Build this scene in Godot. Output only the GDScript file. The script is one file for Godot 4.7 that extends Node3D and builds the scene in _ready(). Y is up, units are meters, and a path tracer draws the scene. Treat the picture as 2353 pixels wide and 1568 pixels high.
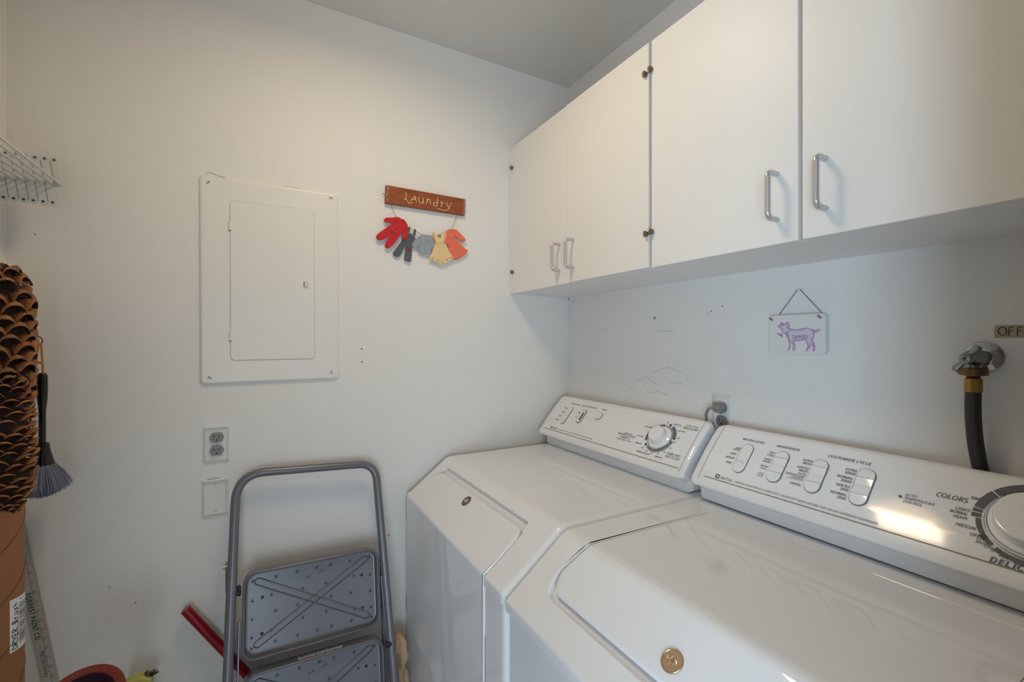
extends Node3D

# ---------------------------------------------------------------- mesh builder
class Mb:
	var v := PackedVector3Array()
	var uv := PackedVector2Array()
	var c := PackedColorArray()
	var use_uv := false
	var use_c := false
	var col := Color.WHITE

	func tri(a: Vector3, b: Vector3, d: Vector3) -> void:
		v.append(a); v.append(b); v.append(d)
		if use_c:
			c.append(col); c.append(col); c.append(col)
	func tri_uv(a: Vector3, b: Vector3, d: Vector3, ua: Vector2, ub: Vector2, ud: Vector2) -> void:
		use_uv = true
		v.append(a); v.append(b); v.append(d)
		uv.append(ua); uv.append(ub); uv.append(ud)
	func quad(a: Vector3, b: Vector3, d: Vector3, e: Vector3) -> void:
		tri(a, b, d); tri(a, d, e)
	func tri_to(a: Vector3, b: Vector3, d: Vector3, ref: Vector3) -> void:
		if (b - a).cross(d - a).dot(ref) < 0.0:
			tri(a, d, b)
		else:
			tri(a, b, d)
	func quad_to(a: Vector3, b: Vector3, d: Vector3, e: Vector3, ref: Vector3) -> void:
		if (d - a).cross(e - b).dot(ref) < 0.0:
			quad(a, e, d, b)
		else:
			quad(a, b, d, e)
	func poly(p: Array, ref: Vector3) -> void:
		for i in range(1, p.size() - 1):
			tri_to(p[0], p[i], p[i + 1], ref)
	# a box with chamfered edges
	func box(ctr: Vector3, size: Vector3, b := 0.0, bas := Basis.IDENTITY) -> void:
		var h := size * 0.5
		b = minf(b, minf(h.x, minf(h.y, h.z)) * 0.98)
		var g := func(x: float, y: float, z: float) -> Vector3: return ctr + bas * Vector3(x, y, z)
		for ax in 3:
			var a1 := (ax + 1) % 3
			var a2 := (ax + 2) % 3
			for s in [-1.0, 1.0]:
				var pts := []
				for q in [[-1, -1], [1, -1], [1, 1], [-1, 1]]:
					var p := Vector3.ZERO
					p[ax] = s * h[ax]; p[a1] = q[0] * (h[a1] - b); p[a2] = q[1] * (h[a2] - b)
					pts.append(g.call(p.x, p.y, p.z))
				var nn := Vector3.ZERO
				nn[ax] = s
				poly(pts, bas * nn)
		if b <= 0.0:
			return
		for ax in 3:   # edges along ax
			var a1 := (ax + 1) % 3
			var a2 := (ax + 2) % 3
			for s in [-1.0, 1.0]:
				for t in [-1.0, 1.0]:
					var pts := []
					for q in [[-1, 0], [1, 0], [1, 1], [-1, 1]]:
						var p := Vector3.ZERO
						p[ax] = q[0] * (h[ax] - b)
						p[a1] = s * (h[a1] - (b if q[1] == 1 else 0.0)); p[a2] = t * (h[a2] - (0.0 if q[1] == 1 else b))
						pts.append(g.call(p.x, p.y, p.z))
					var nn := Vector3.ZERO
					nn[a1] = s; nn[a2] = t
					poly(pts, bas * nn)
		for sx in [-1.0, 1.0]:
			for sy in [-1.0, 1.0]:
				for sz in [-1.0, 1.0]:
					tri_to(g.call(sx * h.x, sy * (h.y - b), sz * (h.z - b)), g.call(sx * (h.x - b), sy * h.y, sz * (h.z - b)), g.call(sx * (h.x - b), sy * (h.y - b), sz * h.z), bas * Vector3(sx, sy, sz))
	# skin between rings of equal size; each ring counterclockwise seen from the last ring's side
	func loft(rings: Array, closed := true, cap0 := false, cap1 := false) -> void:
		for k in range(rings.size() - 1):
			var a: Array = rings[k]
			var b: Array = rings[k + 1]
			var n := a.size()
			for i in (n if closed else n - 1):
				var j := (i + 1) % n
				quad(a[i], a[j], b[j], b[i])
		if cap0:
			fan(rings[0], true)
		if cap1:
			fan(rings[-1], false)
	func fan(r: Array, flip: bool) -> void:
		var m := Vector3.ZERO
		for p in r:
			m += p
		m /= r.size()
		for i in r.size():
			var j := (i + 1) % r.size()
			if flip:
				tri(m, r[j], r[i])
			else:
				tri(m, r[i], r[j])
	func tube(pts: Array, r: float, sides := 10, cap := true, closed := false, radii := []) -> void:
		var n := pts.size()
		var rings := []
		var up := Vector3.ZERO
		for i in n:
			var t: Vector3
			if closed:
				t = (pts[(i + 1) % n] - pts[(i - 1 + n) % n]).normalized()
			elif i == 0:
				t = (pts[1] - pts[0]).normalized()
			elif i == n - 1:
				t = (pts[n - 1] - pts[n - 2]).normalized()
			else:
				t = ((pts[i + 1] - pts[i]).normalized() + (pts[i] - pts[i - 1]).normalized()).normalized()
			if up == Vector3.ZERO:
				up = t.cross(Vector3.UP if absf(t.y) < 0.9 else Vector3.RIGHT).normalized()
			up = (up - t * up.dot(t)).normalized()
			var w := t.cross(up)
			var rr: float = radii[i] if radii.size() else r
			var ring := []
			for k in sides:
				var a := TAU * k / sides
				ring.append(pts[i] + (up * cos(a) + w * sin(a)) * rr)
			rings.append(ring)
		if closed:
			rings.append(rings[0])
		loft(rings, true, cap and not closed, cap and not closed)
	# profile of (radius, height), from the bottom up on the outside
	func lathe(prof: Array, xf: Transform3D, segs := 24) -> void:
		var rings := []
		for p in prof:
			var ring := []
			for k in segs:
				var a := -TAU * k / segs
				ring.append(xf * Vector3(cos(a) * p.x, p.y, sin(a) * p.x))
			rings.append(ring)
		loft(rings)
	# a flat outline (counterclockwise) given depth along z of xf, with a rounded front edge
	func extrude(p: PackedVector2Array, xf: Transform3D, d: float, b := 0.0, steps := 2, back := true) -> void:
		var rings := []
		rings.append(Mb.at(p, xf, 0.0))
		if b > 0.0:
			for k in steps + 1:
				var a := PI * 0.5 * k / steps
				rings.append(Mb.at(Mb.inset(p, b * (1.0 - cos(a))), xf, d - b + b * sin(a)))
		else:
			rings.append(Mb.at(p, xf, d))
		loft(rings)
		var top: Array = rings[-1]
		var flat := Mb.inset(p, b) if b > 0.0 else p
		var idx := Geometry2D.triangulate_polygon(flat)
		for i in range(0, idx.size(), 3):
			tri_to(top[idx[i]], top[idx[i + 1]], top[idx[i + 2]], xf.basis.z)
		if back:
			idx = Geometry2D.triangulate_polygon(p)
			for i in range(0, idx.size(), 3):
				tri_to(rings[0][idx[i]], rings[0][idx[i + 1]], rings[0][idx[i + 2]], -xf.basis.z)
	static func at(p: PackedVector2Array, xf: Transform3D, z: float) -> Array:
		var r := []
		for q in p:
			r.append(xf * Vector3(q.x, q.y, z))
		return r
	static func inset(p: PackedVector2Array, d: float) -> PackedVector2Array:
		var o := PackedVector2Array()
		var n := p.size()
		for i in n:
			var e0 := (p[i] - p[(i - 1 + n) % n]).normalized()
			var e1 := (p[(i + 1) % n] - p[i]).normalized()
			var n0 := Vector2(-e0.y, e0.x)
			var n1 := Vector2(-e1.y, e1.x)
			var m := (n0 + n1)
			var l := m.length()
			if l < 0.2:
				o.append(p[i])
			else:
				m /= l
				o.append(p[i] + m * (d / maxf(0.4, m.dot(n1))))
		return o
	# another mesh's triangles, moved
	func add(arr: Array, xf: Transform3D) -> void:
		var p: PackedVector3Array = arr[Mesh.ARRAY_VERTEX]
		var ix: PackedInt32Array = arr[Mesh.ARRAY_INDEX] if arr[Mesh.ARRAY_INDEX] != null else PackedInt32Array(range(p.size()))
		for i in range(0, ix.size() - 2, 3):
			tri(xf * p[ix[i]], xf * p[ix[i + 2]], xf * p[ix[i + 1]])
	func mesh(off := Vector3.ZERO, crease := 38.0) -> ArrayMesh:
		var nf := v.size() / 3
		var fn := PackedVector3Array()
		var fu := PackedVector3Array()
		var near := {}
		for f in nf:
			var x := (v[f * 3 + 1] - v[f * 3]).cross(v[f * 3 + 2] - v[f * 3])
			fn.append(x)
			fu.append(x.normalized())
			for k in 3:
				var key := Vector3i((v[f * 3 + k] * 40000.0).round())
				if near.has(key):
					near[key].append(f)
				else:
					near[key] = [f]
		var cosc := cos(deg_to_rad(crease))
		var nv := PackedVector3Array()
		var nn := PackedVector3Array()
		var nuv := PackedVector2Array()
		var nc := PackedColorArray()
		for f in nf:
			if fn[f].length_squared() < 1e-22:
				continue
			for k in [0, 2, 1]:
				var p := v[f * 3 + k]
				var s := Vector3.ZERO
				for g in near[Vector3i((p * 40000.0).round())]:
					if fu[g].dot(fu[f]) > cosc:
						s += fn[g]
				nv.append(p - off)
				nn.append(s.normalized() if s.length_squared() > 1e-24 else fu[f])
				if use_uv:
					nuv.append(uv[f * 3 + k])
				if use_c:
					nc.append(c[f * 3 + k])
		var arr := []
		arr.resize(Mesh.ARRAY_MAX)
		arr[Mesh.ARRAY_VERTEX] = nv
		arr[Mesh.ARRAY_NORMAL] = nn
		if use_uv:
			arr[Mesh.ARRAY_TEX_UV] = nuv
		if use_c:
			arr[Mesh.ARRAY_COLOR] = nc
		var m := ArrayMesh.new()
		m.add_surface_from_arrays(Mesh.PRIMITIVE_TRIANGLES, arr)
		return m

# ---------------------------------------------------------------- node helpers
func thing(called: String, label: String, category: String, at := Vector3.ZERO, group := "") -> Node3D:
	var o := Node3D.new()
	o.name = called
	add_child(o, true)
	o.position = at
	tag(o, label, category, group)
	return o

func tag(o: Node, label: String, category: String, group := "") -> void:
	o.set_meta("label", label)
	o.set_meta("category", category)
	if group:
		o.set_meta("group", group)

func place(called: String, mesh: Mesh, m: Material, parent: Node, pos := Vector3.ZERO, bas := Basis.IDENTITY) -> MeshInstance3D:
	var o := MeshInstance3D.new()
	o.name = called
	o.mesh = mesh
	o.material_override = m
	parent.add_child(o, true)
	o.transform = Transform3D(bas, pos)
	return o

func origin_of(n: Node) -> Vector3:
	var p := Vector3.ZERO
	while n is Node3D and n != self:
		p += (n as Node3D).position
		n = n.get_parent()
	return p

# a part whose mesh was built in world coordinates
func part(called: String, b: Mb, m: Material, parent: Node, label := "", crease := 38.0) -> MeshInstance3D:
	var o := place(called, b.mesh(origin_of(parent), crease), m, parent)
	if label:
		o.set_meta("label", label)
	return o

func struct(called: String, b: Mb, m: Material) -> MeshInstance3D:
	var o := place(called, b.mesh(), m, self)
	o.set_meta("kind", "structure")
	return o

# a thing that is one mesh, built in world coordinates
func single(called: String, b: Mb, m: Material, label: String, category: String, at: Vector3, group := "") -> MeshInstance3D:
	var o := place(called, b.mesh(at), m, self, at)
	tag(o, label, category, group)
	return o

func rrect(w: float, h: float, r: float, n := 5) -> PackedVector2Array:
	var p := PackedVector2Array()
	for q in 4:
		var cx := (w * 0.5 - r) * (1.0 if q == 0 or q == 3 else -1.0)
		var cy := (h * 0.5 - r) * (1.0 if q < 2 else -1.0)
		for k in n + 1:
			var a := PI * 0.5 * (q + float(k) / n)
			p.append(Vector2(cx + r * cos(a), cy + r * sin(a)))
	return p

func rrect4(x0: float, x1: float, y0: float, y1: float, r: float, n := 5) -> PackedVector2Array:
	var p := rrect(x1 - x0, y1 - y0, r, n)
	for i in p.size():
		p[i] += Vector2((x0 + x1) * 0.5, (y0 + y1) * 0.5)
	return p

# a polygon whose corners (x, y, radius) are rounded
func rounded(c: Array, closed := true, n := 6) -> PackedVector2Array:
	var o := PackedVector2Array()
	var m := c.size()
	for i in m:
		var p := Vector2(c[i][0], c[i][1])
		var r: float = c[i][2] if c[i].size() > 2 else 0.0
		if r <= 0.0 or (not closed and (i == 0 or i == m - 1)):
			o.append(p)
			continue
		var a: Vector2 = (Vector2(c[(i - 1 + m) % m][0], c[(i - 1 + m) % m][1]) - p)
		var b: Vector2 = (Vector2(c[(i + 1) % m][0], c[(i + 1) % m][1]) - p)
		var ang := absf(a.angle_to(b))
		var t := r / tan(ang * 0.5)
		t = minf(t, minf(a.length(), b.length()) * 0.49)
		a = a.normalized() * t
		b = b.normalized() * t
		for k in n + 1:
			var u := float(k) / n
			# a quadratic Bezier drawn towards a circular arc
			o.append(p + a * (1 - u) * (1 - u) + b * u * u)
	return o

func mat(c: Color, rough := 0.5, metal := 0.0, spec := 0.5) -> StandardMaterial3D:
	var m := StandardMaterial3D.new()
	m.albedo_color = c
	m.roughness = rough
	m.metallic = metal
	m.metallic_specular = spec
	return m

func noise_tex(freq: float, size := 512, oct := 3, seed_ := 1) -> NoiseTexture2D:
	var f := FastNoiseLite.new()
	f.noise_type = FastNoiseLite.TYPE_SIMPLEX_SMOOTH
	f.frequency = freq
	f.fractal_octaves = oct
	f.seed = seed_
	var t := NoiseTexture2D.new()
	t.noise = f
	t.width = size
	t.height = size
	t.seamless = true
	return t

func relief(m: StandardMaterial3D, t: Texture2D, scale_cm: float, per_m: float) -> StandardMaterial3D:
	m.heightmap_enabled = true
	m.heightmap_texture = t
	m.heightmap_scale = scale_cm
	m.uv1_triplanar = true
	m.uv1_world_triplanar = true
	m.uv1_scale = Vector3.ONE * per_m
	return m

# ---------------------------------------------------------------- bent sheets: a profile in x-y swept along z
# profile: array of [position, normal, arc length]
func make_prof(c: Array, n := 8) -> Array:
	var p := rounded(c, false, n)
	var o := []
	var s := 0.0
	for i in p.size():
		var d0 := (p[i] - p[maxi(i - 1, 0)])
		var d1 := (p[mini(i + 1, p.size() - 1)] - p[i])
		if i > 0:
			s += d0.length()
		var t := (d0.normalized() + d1.normalized()).normalized()
		o.append([p[i], Vector2(-t.y, t.x), s])
	return o

func on_prof(prof: Array, s: float, z: float, h := 0.0) -> Vector3:
	var i := 0
	while i < prof.size() - 2 and s > prof[i + 1][2]:
		i += 1
	var u: float = (s - prof[i][2]) / maxf(prof[i + 1][2] - prof[i][2], 1e-9)
	var p: Vector2 = prof[i][0] + (prof[i + 1][0] - prof[i][0]) * u
	var uu := clampf(u, 0.0, 1.0)
	var nn: Vector2 = (prof[i][1] * (1 - uu) + prof[i + 1][1] * uu).normalized()
	p += nn * h
	return Vector3(p.x, p.y, z)

func nrm_prof(prof: Array, s: float) -> Vector3:
	var i := 0
	while i < prof.size() - 2 and s > prof[i + 1][2]:
		i += 1
	var u: float = clampf((s - prof[i][2]) / maxf(prof[i + 1][2] - prof[i][2], 1e-9), 0.0, 1.0)
	var nn: Vector2 = (prof[i][1] * (1 - u) + prof[i + 1][1] * u).normalized()
	return Vector3(nn.x, nn.y, 0)

# the arc length at which a profile passes x
func s_at_x(prof: Array, x: float) -> float:
	for i in prof.size() - 1:
		var a: Vector2 = prof[i][0]
		var b: Vector2 = prof[i + 1][0]
		if b.x > a.x and x >= a.x and x <= b.x:
			return prof[i][2] + (prof[i + 1][2] - prof[i][2]) * (x - a.x) / (b.x - a.x)
	return 0.0

# covers the polygon (s, z), less the hole, with strips of the profile
func sheet(b: Mb, prof: Array, outline: PackedVector2Array, hole := PackedVector2Array(), h := 0.0) -> void:
	for i in prof.size() - 1:
		var s0: float = prof[i][2]
		var s1: float = prof[i + 1][2]
		if s1 - s0 < 1e-7:
			continue
		if i == 0: s0 -= 1e-6
		var strip := PackedVector2Array([Vector2(s0, -9), Vector2(s1, -9), Vector2(s1, 9), Vector2(s0, 9)])
		for q in Geometry2D.intersect_polygons(outline, strip):
			var bits := [q]
			if hole.size():
				bits = Geometry2D.clip_polygons(q, hole)
			for w in bits:
				var idx := Geometry2D.triangulate_polygon(w)
				for k in range(0, idx.size(), 3):
					var pts := []
					for m in 3:
						pts.append(on_prof(prof, clampf(w[idx[k + m]].x, prof[0][2], prof[-1][2]), w[idx[k + m]].y, h))
					b.tri_to(pts[0], pts[1], pts[2], nrm_prof(prof, (s0 + s1) * 0.5))

# a band along an outline: each step is (outward offset, height); facing is +1 outward, -1 inward
func band(b: Mb, prof: Array, outline: PackedVector2Array, steps: Array, facing: float, closed := true) -> void:
	var ccw := -1.0 if Geometry2D.is_polygon_clockwise(outline) else 1.0
	var rings := []
	for st in steps:
		var o := Mb.inset(outline, -st.x * ccw)
		if not closed:
			o[0] = outline[0]
			o[-1] = outline[-1]
			var e0 := (outline[1] - outline[0]).normalized()
			var e1 := (outline[-1] - outline[-2]).normalized()
			o[0] += Vector2(e0.y, -e0.x) * st.x * ccw
			o[-1] += Vector2(e1.y, -e1.x) * st.x * ccw
		var ring := []
		for q in o:
			ring.append(on_prof(prof, q.x, q.y, st.y))
		rings.append(ring)
	var n := outline.size()
	for k in range(rings.size() - 1):
		for i in (n if closed else n - 1):
			var j := (i + 1) % n
			var e := (outline[j] - outline[i])
			if e.length_squared() < 1e-14:
				continue
			var side := Vector2(e.y, -e.x).normalized() * ccw * facing
			var mid := (outline[i] + outline[j]) * 0.5
			var a: Vector3 = on_prof(prof, mid.x + side.x * 0.002, mid.y + side.y * 0.002) - on_prof(prof, mid.x, mid.y)
			var ref := a.normalized() + nrm_prof(prof, mid.x) * 1.0
			if steps[k + 1].y > steps[k].y + 1e-6 and facing > 0.0:
				ref = a.normalized()
			b.quad_to(rings[k][i], rings[k][j], rings[k + 1][j], rings[k + 1][i], ref)

# ---------------------------------------------------------------- scene
const XL := -0.554
const XR := 1.164
const ZB := -1.6
const ZF := -0.085
const CEIL := 2.44
var M := {}

func _ready() -> void:
	# camera: level, 16 mm on full frame, turned 29 degrees to the right
	var cam := Camera3D.new()
	cam.name = "camera"
	cam.fov = rad_to_deg(2.0 * atan(784.0 / 1046.0))
	cam.near = 0.02
	cam.far = 50.0
	cam.position = Vector3(0, 1.35, 0)
	cam.rotation_degrees = Vector3(0, -29.03, 0)
	add_child(cam)
	cam.current = true
	var we := WorldEnvironment.new()
	we.name = "environment"
	var e := Environment.new()
	e.background_mode = Environment.BG_COLOR
	e.background_color = Color(0.0, 0.0, 0.0)
	e.tonemap_mode = Environment.TONE_MAPPER_LINEAR
	e.tonemap_exposure = 1.07
	e.sdfgi_enabled = true
	e.ssao_enabled = true
	e.ssil_enabled = true
	we.environment = e
	add_child(we)
	# daylight from unseen glazing added in the hall, lowered for its light
	area("unseen_window_light", Vector3(-2.52, 0.72, 1.45), Vector3(1, 0.08, -0.45), Vector2(0.95, 1.2), Color(0.80, 0.91, 1.0), 6.2)
	area("unseen_glazing_light", Vector3(-0.85, 0.72, 1.92), Vector3(0.1, 0.08, -1), Vector2(1.5, 1.25), Color(0.86, 0.94, 1.0), 2.95)
	materials()
	shell_rooms()
	ceiling_lamp(Vector3(0.25, CEIL, -0.91))
	cabinets()
	dryer()
	washer()
	details()

func area(called: String, at: Vector3, towards: Vector3, size: Vector2, c: Color, energy: float) -> void:
	var l := AreaLight3D.new()
	l.name = called
	l.area_size = size
	l.light_color = c
	l.light_energy = energy
	l.shadow_enabled = true
	l.area_range = 12.0
	add_child(l)
	l.look_at_from_position(at, at + towards, Vector3.UP)

func materials() -> void:
	var peel := noise_tex(0.045, 512, 3, 3)
	M.wall = relief(mat(Color(0.925, 0.92, 0.91), 0.62, 0.0, 0.35), peel, 0.055, 9.0)
	M.ceiling = relief(mat(Color(0.875, 0.87, 0.86), 0.8, 0.0, 0.3), peel, 0.08, 7.0)
	M.floor = mat(Color(0.74, 0.71, 0.67), 0.5)
	M.hall = mat(Color(0.88, 0.875, 0.86), 0.8)
	M.cab = relief(mat(Color(0.935, 0.93, 0.92), 0.42, 0.0, 0.4), noise_tex(0.02, 256, 2, 8), 0.012, 6.0)
	M.cabside = mat(Color(0.94, 0.94, 0.94), 0.5)
	M.enamel = mat(Color(0.94, 0.955, 0.978), 0.04, 0.0, 0.5)
	M.plastic = mat(Color(0.945, 0.955, 0.97), 0.075, 0.0, 0.5)
	M.white = mat(Color(0.91, 0.905, 0.89), 0.35)
	M.steel = mat(Color(0.80, 0.80, 0.81), 0.36, 0.65)
	M.chrome = mat(Color(0.78, 0.79, 0.8), 0.14, 1.0)
	M.gap = mat(Color(0.16, 0.16, 0.17), 0.7)
	M.gap_shade = mat(Color(0.42, 0.42, 0.43), 0.6)  # grey colour that stands for the shade inside narrow gaps
	M.dark = mat(Color(0.1, 0.1, 0.11), 0.5)
	M.bronze = mat(Color(0.48, 0.43, 0.36), 0.4, 0.6)
	M.brass = mat(Color(0.62, 0.46, 0.22), 0.38, 0.85)
	M.print_grey = mat(Color(0.33, 0.34, 0.38), 0.5)
	M.print_pale = mat(Color(0.52, 0.53, 0.57), 0.5)
	M.print_dark = mat(Color(0.16, 0.16, 0.2), 0.5)
	M.print_teal = mat(Color(0.33, 0.45, 0.46), 0.5)
	M.print_tan = mat(Color(0.55, 0.48, 0.42), 0.5)
	M.print_violet = mat(Color(0.42, 0.33, 0.5), 0.5)
	M.print_blue = mat(Color(0.42, 0.44, 0.53), 0.5)

# ---------------------------------------------------------------- the setting
func slab(x0: float, x1: float, y0: float, y1: float, z0: float, z1: float) -> Mb:
	var b := Mb.new()
	b.box(Vector3(x0 + x1, y0 + y1, z0 + z1) * 0.5, Vector3(x1 - x0, y1 - y0, z1 - z0))
	return b

func shell_rooms() -> void:
	var t := 0.1
	struct("wall_back", slab(XL - t, XR + t, 0, CEIL, ZB - t, ZB), M.wall)
	struct("wall_left", slab(XL - t, XL, 0, CEIL, ZB, ZF), M.wall)
	struct("wall_right", slab(XR, XR + t, 0, CEIL, ZB, ZF), M.wall)
	# front wall with the doorway the picture is taken from
	var f := Mb.new()
	var z0 := ZF
	var z1 := 0.03
	f.box(Vector3((-2.6 - 0.36) * 0.5, CEIL * 0.5, (z0 + z1) * 0.5), Vector3(2.6 - 0.36, CEIL, z1 - z0))
	f.box(Vector3((0.5 + 1.9) * 0.5, CEIL * 0.5, (z0 + z1) * 0.5), Vector3(1.4, CEIL, z1 - z0))
	f.box(Vector3(0.07, (2.06 + CEIL) * 0.5, (z0 + z1) * 0.5), Vector3(0.86, CEIL - 2.06, z1 - z0))
	struct("wall_front", f, mat(Color(0.47, 0.46, 0.45), 0.7))
	struct("floor", slab(-2.7, 2.0, -0.1, 0, ZB - t, 2.1), M.floor)
	struct("ceiling", slab(-2.7, 2.0, CEIL, CEIL + t, ZB - t, 2.1), M.ceiling)
	# the hall behind the camera, with unseen glazing added for its light
	var hl := Mb.new()
	hl.box(Vector3(-2.65, 0.05, 1.0), Vector3(0.1, 0.1, 2.1))
	hl.box(Vector3(-2.65, 1.90, 1.0), Vector3(0.1, 1.08, 2.1))
	hl.box(Vector3(-2.65, 0.73, 0.44), Vector3(0.1, 1.26, 0.98))
	hl.box(Vector3(-2.65, 0.73, 1.99), Vector3(0.1, 1.26, 0.12))
	struct("wall_hall_left", hl, M.hall)
	struct("wall_hall_right", slab(1.9, 2.0, 0, CEIL, 0.03, 2.0), M.hall)
	var hb := Mb.new()
	hb.box(Vector3(-2.2, CEIL * 0.5, 2.05), Vector3(1.0, CEIL, 0.1))
	hb.box(Vector3(1.0, CEIL * 0.5, 2.05), Vector3(2.0, CEIL, 0.1))
	hb.box(Vector3(-0.85, (1.40 + CEIL) * 0.5, 2.05), Vector3(1.7, CEIL - 1.40, 0.1))
	struct("wall_hall_back", hb, M.hall)
	var glow := mat(Color(0.9, 0.93, 0.97), 0.4)
	glow.emission_enabled = true
	glow.emission = Color(0.92, 0.96, 1.0)
	glow.emission_energy_multiplier = 0.6
	for k in 2:
		var fr := Mb.new()
		var gl := Mb.new()
		if k == 0:
			for y in [0.125, 1.335]: fr.box(Vector3(-2.63, y, 1.43), Vector3(0.06, 0.05, 1.0), 0.004)
			for z in [0.95, 1.43, 1.91]: fr.box(Vector3(-2.63, 0.73, z), Vector3(0.05, 1.2, 0.04), 0.004)
			gl.box(Vector3(-2.66, 0.73, 1.43), Vector3(0.01, 1.26, 0.98))
		else:
			for y in [0.03, 1.37]: fr.box(Vector3(-0.85, y, 2.03), Vector3(1.7, 0.06, 0.06), 0.004)
			for x in [-1.67, -0.85, -0.03]: fr.box(Vector3(x, 0.7, 2.03), Vector3(0.06, 1.3, 0.05), 0.004)
			gl.box(Vector3(-0.85, 0.7, 2.06), Vector3(1.68, 1.36, 0.01))
		var w := struct("unseen_window_%d" % (k + 1), fr, M.white)  # unseen, added and sized for the light it gives
		var p := place("unseen_glow_pane", gl.mesh(), glow, w)  # glowing pane of the added, unseen glazing

func ceiling_lamp(at: Vector3) -> void:
	var t := thing("ceiling_lamp", "round dome lamp under the ceiling above the room's middle", "lamp", at)
	var b := Mb.new()
	b.lathe([Vector2(0.155, 0.0), Vector2(0.16, -0.004), Vector2(0.16, -0.02), Vector2(0.15, -0.024)], Transform3D(Basis.IDENTITY.scaled(Vector3(1, 1, 1)), at), 40)
	part("lamp_pan", b, M.steel, t)
	var g := Mb.new()
	var pr := []
	for k in 10:
		var a := PI * 0.5 * k / 9.0
		pr.append(Vector2(0.148 * sin(a), -0.024 - 0.062 * cos(a)))
	g.lathe(pr, Transform3D(Basis.IDENTITY, at), 40)
	var m := mat(Color(0.95, 0.9, 0.82), 0.35)
	m.emission_enabled = true
	m.emission = Color(1.0, 0.83, 0.57)
	m.emission_energy_multiplier = 4.8
	part("lamp_dome", g, m, t)
	var l := AreaLight3D.new()
	l.name = "lamp_light"
	l.area_size = Vector2(0.23, 0.23)
	l.light_color = Color(1.0, 0.905, 0.765)
	l.light_energy = 0.40
	l.shadow_enabled = true
	l.area_range = 12.0
	t.add_child(l)
	l.position = Vector3(0, -0.092, 0)
	l.rotation_degrees = Vector3(-90, 0, 0)

# ---------------------------------------------------------------- cabinets
func bar_handle(m: Dictionary) -> ArrayMesh:
	var b := Mb.new()
	var p := []
	var h := 0.044
	var o := 0.031
	p.append(Vector3(0.001, h, 0))
	p.append(Vector3(-o + 0.011, h, 0))
	for k in range(1, 6):
		var a := PI * 0.5 * k / 6.0
		p.append(Vector3(-o + 0.011 - 0.011 * sin(a), h - 0.011 + 0.011 * cos(a), 0))
	p.append(Vector3(-o, h - 0.011, 0))
	p.append(Vector3(-o, -h + 0.011, 0))
	for k in range(1, 6):
		var a := PI * 0.5 * k / 6.0
		p.append(Vector3(-o + 0.011 - 0.011 * cos(a), -h + 0.011 - 0.011 * sin(a), 0))
	p.append(Vector3(-o + 0.011, -h, 0))
	p.append(Vector3(0.001, -h, 0))
	b.tube(p, 0.0052, 14)
	return b.mesh()

func hinge_mesh() -> ArrayMesh:
	var b := Mb.new()
	b.box(Vector3(-0.004, 0, 0), Vector3(0.008, 0.010, 0.013), 0.0015)
	b.tube([Vector3(-0.007, 0.007, 0.0), Vector3(-0.007, -0.007, 0.0)], 0.0042, 10)
	b.tube([Vector3(-0.0115, 0.0, 0.0), Vector3(-0.008, 0.0, 0.0)], 0.0028, 8)
	return b.mesh()

func cabinets() -> void:
	var hm := bar_handle({})
	var gm := hinge_mesh()
	var x0 := 0.875
	var y0 := 1.5372
	var y1 := 2.117
	var spec := [
		["white two-door wall cabinet against the back wall, left of the other one", -1.599, -0.852, [[-1.5685, -1.2135, 0.0], [-1.2112, -0.8535, 0.002]], [-1.2495, -1.1730], [[-1.5715, 2.034], [-1.5680, 1.6215], [-0.8620, 2.039], [-0.8585, 1.6255]]],
		["white two-door wall cabinet above the washing machine, nearest the camera", -0.848, -0.098, [[-0.8435, -0.4815, 0.0], [-0.4745, -0.1005, 0.0]], [-0.5205, -0.4345], [[-0.8435, 2.042], [-0.8400, 1.6275]]],
	]
	for s in spec:
		var z0: float = s[1]
		var z1: float = s[2]
		var t := thing("wall_cabinet", s[0], "cabinet", Vector3(1.02, y0, (z0 + z1) * 0.5), "wall cabinets on the right wall")
		var b := Mb.new()
		b.box(Vector3((x0 + 0.019 + XR) * 0.5, (y0 + y1) * 0.5 + 0.0006, (z0 + z1) * 0.5), Vector3(XR - x0 - 0.019, y1 - y0 - 0.001, z1 - z0), 0.0006)
		part("body", b, M.cabside, t)
		if z0 < -1.5:
			var fl := Mb.new()
			fl.box(Vector3(x0 + 0.0105, (y0 + y1) * 0.5, -1.5845), Vector3(0.017, y1 - y0 - 0.002, 0.028), 0.0008)
			part("filler_strip", fl, M.cab, t)
		for k in 2:
			var d: Array = s[3][k]
			var db := Mb.new()
			db.box(Vector3(x0 + 0.009, (y0 + y1) * 0.5 + d[2], (d[0] + d[1]) * 0.5), Vector3(0.018, y1 - y0, d[1] - d[0]), 0.0012)
			var door := part("door", db, M.cab, t)
			place("handle", hm, M.steel, door, Vector3(x0, 1.6285, s[4][k]) - t.position)
		for g in s[5]:
			place("hinge", gm, M.bronze, t, Vector3(x0, g[1], g[0]) - t.position)

# ---------------------------------------------------------------- washer and dryer
const SLOPE := [[0.4475, 0.7925], [0.4475, 0.8135, 0.010], [0.600, 0.930, 0.05], [1.136, 0.930]]

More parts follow.
